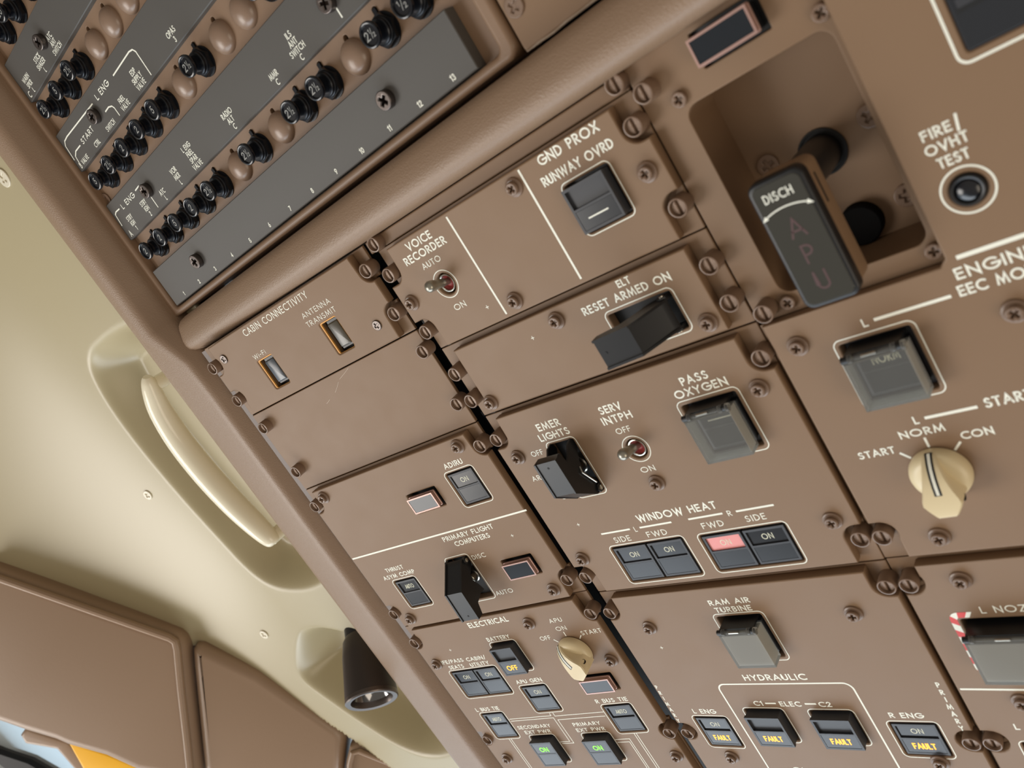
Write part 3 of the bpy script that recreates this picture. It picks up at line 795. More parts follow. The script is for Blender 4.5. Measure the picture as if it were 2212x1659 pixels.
m = Mod('c', (44, 7), 'narrow brown control panel printed ELT RESET ARMED ON with a black switch guard')
m.text('ELT', (74.5, 20.8), (80.6, 20.8), 3.1)
m.text('RESET ARMED ON', (54.1, 15.6), (96.3, 16.1), 3.5)
m.plus((24.7, 15.9))
p, P = m.guard((89.5, 4.2), 180, 13.0, [(-1.5, 3), (0, 4.5), (8.5, 17.5), (24, 19.5), (24.4, 17.0)],
        [(-2.5, -2), (-1.5, 3.6), (8.5, 18), (24.2, 20), (24.2, 15.5), (15, 12.0), (11, 6.5), (8, 1.5), (4, -2)],
        (62.2, -5.1, 94.3, 13.9), 'black flip-up switch guard reaching left out of its window', holes=[(21.5, 19.2)])
m.screw((40.7, 18.9), (100.7, -4.3), (-17.5, -4.7))
m.fast((-26.7, 14.6), (-27.4, -0.4), (112.4, 15.6), (112.4, 0.1))
m.finish([(-20.6, -9.6), (106.4, -9.6), (106.4, 24.7), (-20.6, 24.7)], (-31.5, -11.6, 114.8, 26.9, .4))

m = Mod('c', (44, -66), 'brown control panel printed EMER LIGHTS, SERV INTPH, PASS OXYGEN and WINDOW HEAT', 'control panel')
m.text('EMER', (-1.6, -26.0), (12.3, -26.0), 3.85)
m.text('LIGHTS', (-3.9, -31.1), (14.4, -31.3), 3.75)
m.text('OFF', (-13.9, -37.3), (-6.5, -37.4), 2.8, .13)
m.text('ARMED', (-22.4, -49.9), (-7.7, -49.9), 2.8, .13)
m.text('ON', (-12.5, -62.8), (-6.8, -62.9), 2.8, .13)
m.text('SERV', (34.7, -27.1), (46.4, -27.1), 3.75)
m.text('INTPH', (33.1, -32.2), (48.9, -32.3), 3.75)
m.text('OFF', (36.9, -37.8), (44.5, -38.1), 2.8, .13)
m.text('ON', (37.6, -58.8), (44.9, -58.6), 2.8, .13)
m.text('PASS', (77.3, -25.3), (89.6, -25.5), 3.7)
m.text('OXYGEN', (71.9, -30.1), (95.6, -30.5), 3.7)
m.text('WINDOW HEAT', (21.0, -82.8), (62.3, -82.9), 3.9)
m.level((-3.1, -85.4), (14.1, -85.6)); m.level((19.6, -85.6), (37.2, -85.7))
m.text('L', (16.3, -87.5), (17.7, -87.4), 2.8, .13)
m.level((46.0, -85.7), (63.1, -85.8)); m.level((69.4, -86.0), (86.6, -85.9))
m.text('R', (65.2, -87.7), (67.1, -87.6), 2.8, .13)
m.text('SIDE', (1.8, -91.7), (11.5, -91.6), 3.1, .13); m.text('FWD', (21.1, -91.7), (32.0, -91.5), 3.1, .13)
m.text('FWD', (50.4, -91.9), (61.0, -91.9), 3.1, .13); m.text('SIDE', (71.5, -92.0), (80.7, -91.9), 3.1, .13)
m.plus((-12.6, -78.0))
m.toggle((41.6, -46.7), 4.2, 'silver toggle lever switched up to OFF', 11.6)
p, P = m.guard((6.0, -60.2), 90, 13.2, [(-1.2, 3), (-.6, 5), (7.8, 15.5), (25.6, 15.5), (26.4, 12)],
        [(-2.2, -2), (-1.6, 4), (7.6, 16), (25.8, 16), (26.2, 11.2), (20.5, 10), (22, 7.5), (26, 3.5), (27, -1), (23, -2), (17, 2.6), (11, 4.5), (7, 2), (3.5, -2)],
        (-2.9, -64.2, 14.9, -32.5), 'black flip-up guard over the EMER LIGHTS switch', holes=[(22.5, 15.5)])
part('guard_spring', G().tube([P(14.5, -6.9, 5), P(12, -7.4, 6.2), P(3.2, -7.6, 1.6)], .35, 8), STEEL, p)
F = (70.2, -60.6, 98.1, -31.6)
m.frame(*F)
p = m.korry(F, -1.0, None, None, fr=False, hole=(F[0] + 1.9, F[1] + 1.9, F[2] - 1.9, F[3] - 2.0), cap=(F[0] + 4.4, F[1] + 4.4, F[2] - 4.0, F[3] - 6.4), up=LENS, recess=.15, label='dark push switch under the clear PASS OXYGEN cover')
part('white_bar', G().box(78.8, 90.0, -43.6, -43.0, -1.6, -1.0), WHITE, p)
m.cover((74.4, -57.6, 94.6, -37.0), 7.6, 'clear hinged cover over the PASS OXYGEN switch')
m.pair((-3.9, -116.2, 38.6, -93.0), 'ON', 'ON')
a, b = (45.1, -94.0), (87.6, -115.9)
m.pair((a[0], b[1], b[0], a[1]), 'ON', 'ON', 'push switch with a reflection painted pink on its ON window', None, up1=LENS_P)
m.screw((105.9, -35.1), (-22.1, -35.2), (41.8, -64.7), (-22.8, -97.4), (106.0, -97.3))
m.fast((-27.3, -23.1), (-27.2, -108.0), (112.9, -23.5), (113.0, -107.0))
f1, f2 = (-27.3, -23.1)[1], (-27.2, -108.0)[1]; g1, g2 = (112.9, -23.5)[1], (113.0, -107.0)[1]
m.finish(outline(-13.4, -118.9, LS([(f1, 'top'), (f2, 'bot')]), RS([(g1, 'top'), (g2, 'bot')])), (-31.5, -122.2, 114.8, -12.2, .4))

m = Mod('c', (44, -190), 'brown control panel printed RAM AIR TURBINE and HYDRAULIC with amber FAULT lights')
m.text('RAM AIR', (31.1, -133.2), (52.0, -133.5), 3.1); m.text('TURBINE', (32.2, -137.9), (50.8, -137.7), 3.1)
m.text('HYDRAULIC', (25.4, -179.3), (57.2, -179.6), 3.75)
m.text('C1', (22.5, -195.7), (27.2, -195.5), 3.1); m.text('ELEC', (36.0, -195.8), (46.7, -195.9), 3.1); m.text('C2', (55.4, -195.9), (61.4, -196.0), 3.1)
m.level((28.7, -194.0), (34.3, -194.0)); m.level((48.8, -194.1), (54.3, -194.2))
m.text('L ENG', (-15.6, -201.4), (-2.0, -201.4), 3.1); m.text('R ENG', (84.7, -202.0), (99.0, -202.0), 3.1)
m.text('C1', (21.8, -240.0), (27.6, -239.6), 3.1)
uP = ((-29.1, -184.8)[0] + (-29.5, -209.9)[0]) / 2
v0, v1 = (-28.1, -184.4)[1], (-27.3, -208.2)[1]
for i, ch in enumerate('PRIMARY'): m.textc(ch, uP + .6, v0 + (v1 - v0) * i / 6, 2.6, .8)
uP = ((111.5, -183.9)[0] + (111.7, -206.6)[0]) / 2
v0, v1 = (111.7, -184.6)[1], (111.6, -208.6)[1]
for i, ch in enumerate('PRIMARY'): m.textc(ch, uP, v0 + (v1 - v0) * i / 6, 2.8, .8)
x0, y1 = (8.3, -185.1)[0], (12.5, -181.6)[1]; x1 = (75.9, -214.3)[0]
m.poly([(x0, -300)] + [(x0 + 4 + 4 * math.cos(math.radians(180 - 15 * i)), y1 - 4 + 4 * math.sin(math.radians(180 - 15 * i))) for i in range(7)] + [(x1 - 4 + 4 * math.cos(math.radians(90 - 15 * i)), y1 - 4 + 4 * math.sin(math.radians(90 - 15 * i))) for i in range(7)] + [(x1, -300)], .8)
m.plus((-9.9, -156.7))
a, b = (29.0, -138.5), (55.0, -167.3)
F = (a[0], b[1], b[0], a[1])
m.korry(F, -1.0, None, None, hole=(F[0] + 1.8, F[1] + 1.8, F[2] - 1.8, F[3] - 1.8), cap=(F[0] + 4.2, F[1] + 4.2, F[2] - 4.0, F[3] - 6.2), label='dark push switch under the clear RAM AIR TURBINE cover', recess=.15, up=LENS)
m.cover((F[0] + 3.6, F[1] + 3.4, F[2] - 3.2, F[3] - 5.6), 8.0, 'clear hinged cover over the RAM AIR TURBINE switch')
a, b = (-18.8, -202.8), (2.8, -225.5)
m.korry((a[0], b[1], b[0], a[1]), 0, 'ON', 'FAULT', label='L ENG push switch with amber FAULT light')
a, b = (81.4, -203.8), (103.4, -225.5)
m.korry((a[0], b[1], b[0], a[1]), 0, 'ON', 'FAULT', label='R ENG push switch with amber FAULT light')
a, b = (14.1, -196.9), (36.2, -219.6)
m.korry((a[0], b[1], b[0], a[1]), 4.6, None, 'FAULT', label='raised C1 push switch with amber FAULT light', recess=1.6)
a, b = (47.8, -197.4), (70.0, -219.6)
m.korry((a[0], b[1], b[0], a[1]), 4.6, None, 'FAULT', label='raised C2 push switch with amber FAULT light', recess=1.6)
m.screw((-9.2, -143.3), (94.1, -143.4), (-9.3, -231.6), (95.4, -227.5))
m.fast((-26.6, -131.4), (-26.8, -214.7), (113.1, -130.7), (112.8, -214.6))
f1, f2 = (-26.6, -131.4)[1], (-26.8, -214.7)[1]; g1, g2 = (113.1, -130.7)[1], (112.8, -214.6)[1]
m.finish(outline(-123.4, -300, (-21.6, -30.6, cl, [(f1, 'top'), (f2, 'mid')]), RS([(g1, 'top'), (g2, 'mid')])), (-31.5, -300, 114.8, -122.8, .4))

# ================================================================ left column
ll, lr = (-143.1, 52.9)[0], (-7.6, -23.2)[0]
def LL(fs): return (-139.0, -145.4, ll, fs)
def LR(fs): return (-13.8, -7.2, lr, fs)
def flange_l(v0, v1, fb, ft):
    a, b = -6.6, -9.6
    return [(-148.6, v0), (a, v0), (a, fb + 5), (b, fb + 5), (b, ft - 5), (a, ft - 5), (a, v1), (-148.6, v1)]
def slot_switch(m, a, b, label, m_cap, lift=-2.6):
    """Small rocker set in a bevelled cut-out with amber edges."""
    m.holes.append(rr(a[0], b[1], b[0], a[1], 1.0, 4))
    z = m.z
    p = part('push_switch', G().box(a[0] + .1, b[0] - .1, b[1] + .1, a[1] - .1, z - 5, z - 4.5), BLACK_M, m.root, label)
    part('cutout_edge', plate_mesh([rr(a[0] + .05, b[1] + .05, b[0] - .05, a[1] - .05, 1, 4), rr(a[0] + .85, b[1] + .15, b[0] - .12, a[1] - .7, .7, 4)], z - 1.3, z - .45, .05, m.o), AMBER_E, p)
    u0, u1, v0, v1 = a[0] + 3.4, b[0] - .5, b[1] + 1.2, a[1] - .7
    part('button_body', G().slab(rr(u0, v0, u1, v1, .5, 3), z - 4.6, z - 1.7, .3), BLACK, p)
    part('button_cap', G().slab(rr(u0 + .7, v0 + 1.3, u1 - .3, v1 - 1.6, .6, 3), z - 2.0, z - .4, .6, 3), m_cap, p)
CAP_G = mat('grey_switch_cap', (58, 63, 70), .22)
CAP_A = mat('grey_switch_cap_amber_print', (72, 66, 54), .24)
m = Mod('l', (-75, 64), 'brown control panel printed CABIN CONNECTIVITY, Wi-Fi and ANTENNA TRANSMIT')
m.text('CABIN CONNECTIVITY', (-106.0, 80.0), (-49.5, 80.3), 3.75, .12)
m.text('ANTENNA', (-61.1, 72.3), (-38.6, 72.1), 2.8, .11); m.text('TRANSMIT', (-61.7, 67.5), (-38.7, 67.3), 2.8, .11)
W = (-110.7, 67.5), (-99.9, 67.0)
m.text('Wi-Fi', W[0], W[1], 2.6, .11)
slot_switch(m, (-110.3, 66.0), (-97.5, 48.0), 'Wi-Fi push switch with a grey cap', CAP_G)
slot_switch(m, (-54.5, 66.2), (-41.9, 48.1), 'ANTENNA TRANSMIT push switch with an amber glint', CAP_A)
for i, p in enumerate(((-21.4, 51.9), (-132.2, 76.3))):
    link('screw', small_screw_mesh(20 + 40 * i, 2.6, .7, STEEL_D), None, m.root, (p[0] - m.o[0], p[1] - m.o[1], -.1))
m.fast((-143.9, 75.2), (-143.1, 52.9), (-7.2, 76.2), (-7.2, 52.8))
f = [(-143.9, 75.2)[1], (-143.1, 52.9)[1], (-7.2, 76.2)[1], (-7.2, 52.8)[1]]
m.finish(outline(85.9, 41.6, LL([(f[0], 'top'), (f[1], 'bot')]), LR([(f[2], 'top'), (f[3], 'bot')])), flange_l(41.0, 86.6, f[3], f[2]))

m = Mod('l', (-78, 14), 'plain brown blanking panel with faint scratches below the CABIN CONNECTIVITY panel', 'blanking panel', 'blank_module', z=-5, T=2)
m.fast((-141.3, 31.9), (-140.5, 0.4), (-7.1, 30.5), (-7.2, 0.2))
s_ = G()
for a, b in (((-59.7, 39.4), (-69.9, 36.3)), ((-71.8, 35.3), (-78.5, 31.1)), ((-85.3, 29.0), (-89.2, 27.7))):
    s_.ribbon([a, ((a[0] + b[0]) / 2 + .3, (a[1] + b[1]) / 2), b], .16, -4.94)
part('scratch', s_, mat('pale_scratch', (196, 178, 160), .5), m.root)
m.finish(rr(-148.6, -12.9, -6.6, 40.4, .5), None, bev=.4)

m = Mod('l', (-75, -66), 'brown control panel printed ADIRU, PRIMARY FLIGHT COMPUTERS and THRUST ASYM COMP')
m.text('ADIRU', (-37.4, -29.1), (-24.3, -29.1), 3.1)
m.text('PRIMARY FLIGHT', (-69.1, -68.6), (-31.9, -68.7), 3.1); m.text('COMPUTERS', (-63.2, -73.1), (-37.5, -73.2), 3.1)
m.text('DISC', (-57.9, -83.7), (-48.4, -83.5), 2.8, .13); m.text('AUTO', (-58.4, -108.8), (-46.1, -108.5), 2.8, .13)
m.text('THRUST', (-125.2, -77.7), (-110.1, -78.0), 2.8); m.text('ASYM COMP', (-131.1, -82.1), (-104.0, -82.8), 2.8)
m.line((-144.5, (-145.6, -63.0)[1]), (-6.2, (-17.8, -63.8)[1]), 1.0)
m.plus((-24.0, -75.5))
a, b = (-41.2, -30.8), (-20.8, -53.6)
m.korry((-40.8, -53.2, -20.2, -30.8), 0, 'ON', None, label='ADIRU push switch', recess=.5)
a, b = (-126.5, -83.7), (-106.1, -105.7)
m.korry((a[0], b[1], b[0], a[1]), 0, 'AUTO', None, label='THRUST ASYM COMP push switch')
a, b = (-72.0, -37.3), (-52.9, -46.2)
m.indicator((a[0], b[1] - .4, b[0], a[1]), label='flush indicator light beside the ADIRU switch')
a, b = (-40.3, -89.9), (-22.2, -99.2)
m.indicator((a[0], b[1] - .4, b[0], a[1]), label='indicator light beside the PRIMARY FLIGHT COMPUTERS guard')
m.guard((-69.0, -82.0), 270, 13.0, [(-1.5, 3), (0, 4.5), (9.8, 15.6), (27.6, 16.2), (28.0, 13.8)],
        [(-2.5, -2), (-1.5, 3.6), (9.6, 16.1), (27.8, 16.7), (27.8, 12.6), (21.5, 10.6), (19.5, 5.2), (20, 1.5), (15.5, 2.6), (11, 4.6), (8, 4.2), (5, -.5), (3, -2)],
        (-77.8, -109.8, -59.4, -78.6), 'black flip-up switch guard at PRIMARY FLIGHT COMPUTERS', holes=[(25, 16.1)])
m.screw((-21.1, -19.6), (-131.9, -19.9), (-20.4, -111.9), (-132.1, -111.7))
m.fast((-142.5, -23.0), (-141.8, -105.9), (-7.6, -23.2), (-8.0, -107.3))
f = [(-142.5, -23.0)[1], (-141.8, -105.9)[1], (-7.6, -23.2)[1], (-8.0, -107.3)[1]]
m.finish(outline(-14.6, -118.6, LL([(f[0], 'top'), (f[1], 'bot')]), LR([(f[2], 'top'), (f[3], 'bot')])), flange_l(-120, -13.4, f[3], f[2]))

m = Mod('l', (-75, -190), 'brown control panel printed ELECTRICAL with BATTERY switch and cream APU knob')
m.text('ELECTRICAL', (-92.9, -126.6), (-62.1, -126.3), 3.75)
m.text('BATTERY', (-86.5, -137.6), (-69.2, -138.0), 2.9)
m.text('IFE/PASS', (-133.2, -148.7), (-114.7, -149.1), 2.8); m.text('CABIN/', (-112.1, -148.8), (-96.5, -149.8), 2.8)
m.text('SEATS', (-130.2, -153.3), (-117.6, -153.5), 2.8); m.text('UTILITY', (-111.9, -153.4), (-96.8, -153.8), 2.8)
m.text('APU', (-36.5, -132.5), (-27.9, -132.7), 2.8, .13); m.text('ON', (-35.5, -138.2), (-28.5, -138.4), 2.8, .13)
m.text('OFF', (-49.7, -142.9), (-42.4, -142.9), 2.8, .13); m.text('START', (-21.7, -143.3), (-8.6, -143.7), 2.8, .13)
m.text('APU GEN', (-86.9, -170.4), (-67.4, -170.8), 2.9); m.text('L BUS TIE', (-133.0, -187.9), (-113.5, -188.6), 2.9)
m.text('R BUS TIE', (-41.3, -190.3), (-20.0, -190.7), 2.9)
m.text('SECONDARY', (-109.7, -204.6), (-84.0, -205.6), 2.75); m.text('EXT PWR', (-106.7, -208.9), (-86.5, -209.7), 2.75)
m.text('PRIMARY', (-67.3, -205.6), (-47.8, -206.3), 2.75); m.text('EXT PWR', (-67.5, -209.8), (-47.1, -210.9), 2.75)
c = (-31.9, -152.8)
for a in (135, 90, 45):
    d = (math.cos(math.radians(a)), math.sin(math.radians(a))); m.line((c[0] + 10.4 * d[0], c[1] + 10.4 * d[1]), (c[0] + 13.4 * d[0], c[1] + 13.4 * d[1]), .6)
m.knob(c, 130, 'cream rotary knob turned to OFF', True)
m.plus((-119.1, -139.2))
a, b = (-87.2, -138.6), (-67.0, -161.9)
m.korry((a[0], b[1], b[0], a[1]), 4.6, None, 'OFF', label='raised BATTERY push switch with amber OFF light', recess=1.6)
a, b = (-133.1, -154.3), (-93.3, -177.4)
m.pair((a[0], b[1], b[0], a[1]), 'ON', 'ON')
a, b = (-87.6, -171.8), (-66.4, -193.8)
m.korry((a[0], b[1], b[0], a[1]), 0, 'ON', None, label='APU GEN push switch')
a, b = (-132.7, -189.3), (-112.3, -212.0)
m.korry((a[0], b[1], b[0], a[1]), 0, 'AUTO', None, label='L BUS TIE push switch')
a, b = (-40.2, -191.5), (-19.4, -213.9)
m.korry((a[0], b[1], b[0], a[1]), 0, 'AUTO', None, label='R BUS TIE push switch')
def ext(F, label):
    p = m.korry(F, 4.6, None, None, label=label, recess=.12, up=LENS)
    t = G(); write_c(t, 'ON', (F[0] + F[2]) / 2, (F[1] + F[3]) / 2 + 2.2, 3.6, 4.56, .85, .17); part('lit_legend', t, GREEN, p)
a, b = (-106.0, -210.2), (-85.7, -233.4)
ext((a[0], b[1], b[0], a[1]), 'raised SECONDARY EXT PWR push switch with green ON light')
a, b = (-66.6, -211.3), (-45.7, -234.0)
ext((a[0], b[1], b[0], a[1]), 'raised PRIMARY EXT PWR push switch with green ON light')
a, b = (-41.0, -171.8), (-21.5, -180.5)
m.indicator((a[0], b[1] - .4, b[0], a[1]), label='indicator light below the cream APU knob')
for pts in ([(-111.4, -196.4), (-78.4, -197.1), (-77.8, -194.5)], [(-75.7, -194.3), (-75.7, -196.9), (-40.0, -197.7)], [(-111.2, -198.1), (-77.7, -199.3), (-78.2, -217.1), (-85.0, -217.0)],
            [(-41.2, -199.9), (-75.5, -199.3), (-76.0, -218.5), (-77.5, -219.2), (-84.4, -219.2)], [(-122.9, -211.9), (-122.9, -237.3), (-122.5, -247.9)], [(-121.2, -212.0), (-121.0, -237.4), (-120.6, -248.0)],
            [(-30.2, -214.1), (-29.6, -240.8), (-29.4, -248.7)], [(-28.7, -214.2), (-27.9, -240.8), (-27.7, -248.4)], [(-45.2, -217.8), (-35.4, -218.3), (-33.9, -219.8), (-33.8, -240.6), (-33.8, -248.1)], [(-44.9, -220.0), (-36.7, -220.5), (-36.1, -240.5), (-36.1, -248.0)]):
    q = [list(p) for p in pts]
    for i in range(1, len(q)):                         # keep the circuit lines square to the panel
        if abs(q[i][0] - q[i - 1][0]) > abs(q[i][1] - q[i - 1][1]): q[i][1] = q[i - 1][1]
        else: q[i][0] = q[i - 1][0]
    m.poly(q, .42)
m.screw((-49.9, -130.0), (-13.9, -161.8), (-137.4, -147.6), (-135.3, -227.8), (-12.6, -231.8))
m.fast((-142.1, -129.0), (-139.7, -210.6), (-7.2, -130.0), (-6.9, -214.1))
f = [(-142.1, -129.0)[1], (-139.7, -210.6)[1], (-7.2, -130.0)[1], (-6.9, -214.1)[1]]
m.finish(outline(-120.4, -300, LL([(f[0], 'top'), (f[1], 'mid')]), LR([(f[2], 'top'), (f[3], 'mid')])), flange_l(-300, -120.4, f[3], f[2]))

# ================================================================ right column
rl = (2.2, -107.4)[0]
def RL(fs): return (7.2, -1.0, rl, fs)
m = Mod('r', (34, 40), 'brown recessed plate with a deep square well holding the black APU fire handle', 'fire handle panel', 'fire_handle_panel', z=-5, T=3)
R0 = (9.0, -5.6, 58.8, 66.2)
m.holes.append(rr(*R0, 4.5, 6))
zf = -29.0
w = G()
o_, i_ = rr(R0[0] - 1.5, R0[1] - 1.5, R0[2] + 1.5, R0[3] + 1.5, 5.5, 6), rr(*R0, 4.4, 6)
w.layers([[(x, y, -8.2) for x, y in o_], [(x, y, zf - 1.5) for x, y in o_]], False, True)
w.layers([[(x, y, -7.6) for x, y in i_], [(x, y, zf) for x, y in i_]], False, True)
part('recess_well', w, BROWN, m.root)
for i, p in enumerate(((15.6, 33.5), (51.9, 33.7), (51.8, 4.6))):
    link('screw', small_screw_mesh(15 + 30 * i, 4.0, 1.1, SCREW), None, m.root, (p[0] - m.o[0], p[1] - m.o[1], zf - m.z))
a = (-287.8, 290.2)
hc = (34.0, 29.5)
p = part('fire_handle', G().slab(rr(25.6, -5.3, 42.4, 37.2, 3.0, 5), 4, 14.8, .8, 2), BROWN, m.root, 'black-faced APU fire handle standing out of the well')
part('handle_shaft', G().lathe([(6.4, zf), (6.4, 4.2)], hc, 28), BLACK, p)
part('shaft_collar', G().lathe([(8.2, zf), (8.2, zf + .7), (7.4, zf + .9), (7.2, zf + .3), (.1, zf + .3)], hc, 32), BLACK_M, p)
part('black_face', G().slab(rr(25.0, -5.9, 43.0, 37.8, 3.2, 5), 14.6, 19.0, 1.0, 3), BLACK, p)
part('clear_lens', G().slab(rr(26.3, -4.6, 41.7, 36.4, 2.4, 5), 18.9, 19.3, .2), mat('fire_handle_lens', (62, 61, 56), .14), p)
L = G(); uc = 34.0
write_c(L, 'DISCH', uc - .4, 30.6, 2.9, 19.36, .82, .13)
A = arc(uc, 17.5, 14, 10.5, 62, 118, 12)
L.ribbon(A, .42, 19.36)
for (x, y), (dx, dy) in ((A[0], (.86, -.5)), (A[-1], (-.86, -.5))):
    L.add([(x + dx * 2, y + dy * 2, 19.37), (x - dy * .75, y + dx * .75, 19.37), (x + dy * .75, y - dx * .75, 19.37)], [(0, 1, 2)])
part('legend', L, WHITE, p)
L = G()
for ch, v in (('A', 17.5), ('P', 8.6), ('U', -.6)): write_c(L, ch, uc, v, 6.4, 19.36, .95, .11)
part('fire_legend', L, GLASS_BLUE, p, 'dim red APU legend')
part('side_slot', G().box(42.3, 42.55, 22, 32, 9.4, 10.4), BLACK_M, p)
part('latch_knob', G().lathe([(7.2, zf), (7.2, zf + 4), (6.6, zf + 4.6), (.1, zf + 4.6)], (35.7, 1.7), 26), mat('latch_shade_black', (14, 13, 13), .8, spec=.1), m.root)  # near-black colour paints the shade of the well onto the knob
a, b, c_, d_ = (22.5, 83.8), (43.1, 83.9), (43.1, 75.0), (22.7, 74.8)
m.indicator(((a[0] + d_[0]) / 2, (d_[1] + c_[1]) / 2, (b[0] + c_[0]) / 2, (a[1] + b[1]) / 2), 7.0, 'dark rectangular indicator window above the fire handle', SMOKE)
for i, q in enumerate(((9.5, 69.7), (58.7, 70.3), (58.8, -8.6), (9.9, -8.8))):
    link('screw', small_screw_mesh(12 + 33 * i, 2.7, 1.8, SCREW), None, m.root, (q[0] - m.o[0], q[1] - m.o[1], 0))
m.fast((2.1, 77.5), (2.6, -8.0))
for ob in m.root.children:
    if ob.name.startswith('quarter_turn_fastener'): ob.location.z = 0
m.finish(rr(-3.6, -13.2, 66, 108.6, .5), None, bev=.4)

m = Mod('r', (60, -60), 'large brown control panel printed FIRE/OVHT TEST and ENGINE EEC MODE with cream START knob')
m.text('FIRE', (69.3, 24.5), (77.4, 24.5), 3.2); m.text('/', (78.3, 24.1), (79.7, 23.9), 4.2)
m.text('OVHT', (68.7, 20.1), (80.2, 19.9), 3.2); m.text('TEST', (70.4, 15.4), (78.8, 15.4), 3.2)
m.level((64.6, -11.5), (86.1, -11.5), 1.4)
m.text('ENGINE', (62.3, -18.5), (83.8, -18.4), 3.9, .17); m.text('EEC MODE', (61.1, -24.2), (85.0, -23.6), 3.7)
m.level((35.0, -22.8), (58.9, -22.7), 1.1); m.text('L', (31.0, -24.4), (32.8, -24.3), 3.1)
m.level((35.4, -62.2), (51.9, -62.1), 1.1); m.text('START', (54.1, -63.6), (67.9, -63.0), 3.75)
m.text('L', (31.6, -63.9), (33.3, -63.7), 3.1); m.text('NORM', (25.0, -68.4), (39.9, -68.5), 3.0)
m.text('CON', (43.3, -72.9), (53.2, -73.2), 3.0); m.text('START', (8.3, -73.5), (21.3, -73.3), 3.0)
c = (32.4, -83.7)
for a in (135, 90, 45):
    d = (math.cos(math.radians(a)), math.sin(math.radians(a))); m.line((c[0] + 10.2 * d[0], c[1] + 10.2 * d[1]), (c[0] + 14.2 * d[0], c[1] + 14.2 * d[1]), .8)
m.knob(c, 90, 'cream START selector knob pointing to NORM', True)
F = (18.8, -54.2, 46.0, -26.3)
p = m.korry(F, -1.0, 'NORM', None, hole=(F[0] + 1.8, F[1] + 1.8, F[2] - 1.8, F[3] - 1.8), cap=(F[0] + 4.0, F[1] + 4.2, F[2] - 4.0, F[3] - 6.2), recess=.15, up=LENS, label='dark NORM push switch under the clear EEC MODE cover', tcap=3.6)
m.cover((F[0] + 3.4, F[1] + 3.2, F[2] - 3.2, F[3] - 5.4), 8.0, 'clear hinged cover over the NORM switch')
c = ((67.7 + 81.8) / 2, 6.9)
m.ring(c, 7.0, .6)
w = G(); m.well(w, circle(c[0], c[1], 4.9, 32))
p = part('test_button', w, BLACK_M, m.root, 'round black FIRE/OVHT TEST button')
part('bezel', G().lathe([(4.8, -6.5), (4.8, .6), (4.2, 1.3), (3.6, 1.1), (3.4, -.5)], c, 36, True, False), BLACK, p)
part('button_cap', G().lathe([(3.3, -3), (3.3, .1), (3.0, .9), (2.0, 1.5), (.01, 1.7)], c, 32), NAVY, p)
a = (85.7, 39.8)
F = (a[0] - .6, a[1] - .4, a[0] + 36, a[1] + 30)
m.frame(*F, 2.8, .75)
w = G(); m.well(w, rr(F[0] + 2.6, F[1] + 2.6, F[2] - 2.6, F[3] - 2.6, .8, 3))
p = part('guarded_switch', w, BLACK_M, m.root, 'large dark switch in a printed frame at the upper right')
part('switch_body', G().slab(rr(F[0] + 2.8, F[1] + 2.8, F[2] - 2.8, F[3] - 2.8, .8, 3), -6.5, 0.6, .4), LENS, p)
part('switch_window', G().box(F[0] + 4.5, F[2] - 4.5, F[1] + 14, F[1] + 16.4, .5, .9), BEZEL, p)
part('switch_slot', G().box(F[0] + 4.0, F[2] - 4.5, F[1] + 12.6, F[1] + 14, .5, .7), BLACK_M, p)
m.screw((7.8, -23.7), (72.9, -33.2), (21.4, -110.7))
m.fast((2.2, -107.4))
f1 = (2.2, -107.4)[1]
side = notch_side(-13.0, -118.7, 7.2, -1.0, rl, [(f1, 'bot')], -1)
side = [(-1.0, -13.0)] + side[1:] if side[0][0] != -1.0 else side
m.finish([(61.6, 108.6), (61.6, -10.8), (59.4, -13.0)] + side + [(180, -118.7), (180, 108.6)], None)
m2 = G().box(-3.8, 180, -121.6, -14.0, -6.8, -5.05)
part('mounting_flange', m2, BROWN, m.root)

m = Mod('r', (60, -190), 'brown control panel printed L NOZZLE with red and white striped switch frame')
m.text('L NOZZLE', (22.1, -147.9), (45.8, -146.9), 3.2, .13)
a, b = (9.6, -146.0), (11.6, -178.3)
F = (a[0] + .4, b[1] + .6, a[0] + 38, a[1] - .4)
lp_o, lp_i = rr(*F, 3.6, 6), offset(rr(*F, 3.6, 6), 2.6)
st = {0: G(), 1: G()}
# hazard stripes run round the frame, slanting
def frame_pt(k, s):
    n = len(lp_o); P = [Vector(p) for p in lp_o]; Q = [Vector(p) for p in lp_i]
    i = int(k) % n; t = k - int(k); j = (i + 1) % n
    return P[i].lerp(P[j], t), Q[i].lerp(Q[j], t)
P_, tot, pos = [Vector(p) for p in lp_o], 0, [0]
for i in range(len(P_)): tot += (P_[(i + 1) % len(P_)] - P_[i]).length; pos.append(tot)
def at_len(d):
    d %= tot
    for i in range(len(P_)):
        if pos[i + 1] >= d - 1e-9: return frame_pt(i + (d - pos[i]) / max(1e-6, pos[i + 1] - pos[i]), 0)
N = 2 * int(tot / 2 / 3.35)
step = tot / N
for k in range(N):
    for q in range(4):
        a0, a1 = k * step + step * q / 4, k * step + step * (q + 1) / 4
        sl = 1.6
        o0, _ = at_len(a0); o1, _ = at_len(a1); _, i0 = at_len(a0 + sl); _, i1 = at_len(a1 + sl)
        mid = (o0 + o1) / 2
        if mid.y > F[3] - 2.8 and mid.x > F[0] + 8.6: continue      # the lettering interrupts the frame
        st[k % 2].add([(o0.x, o0.y, .07), (o1.x, o1.y, .07), (i1.x, i1.y, .07), (i0.x, i0.y, .07)], [(0, 1, 2, 3)])
m.marks = [(st[0], STRIPE_R), (st[1], WHITE)]
F2 = (F[0] + 3.4, F[1] + 3.2, F[2] - 3.4, F[3] - 3.2)
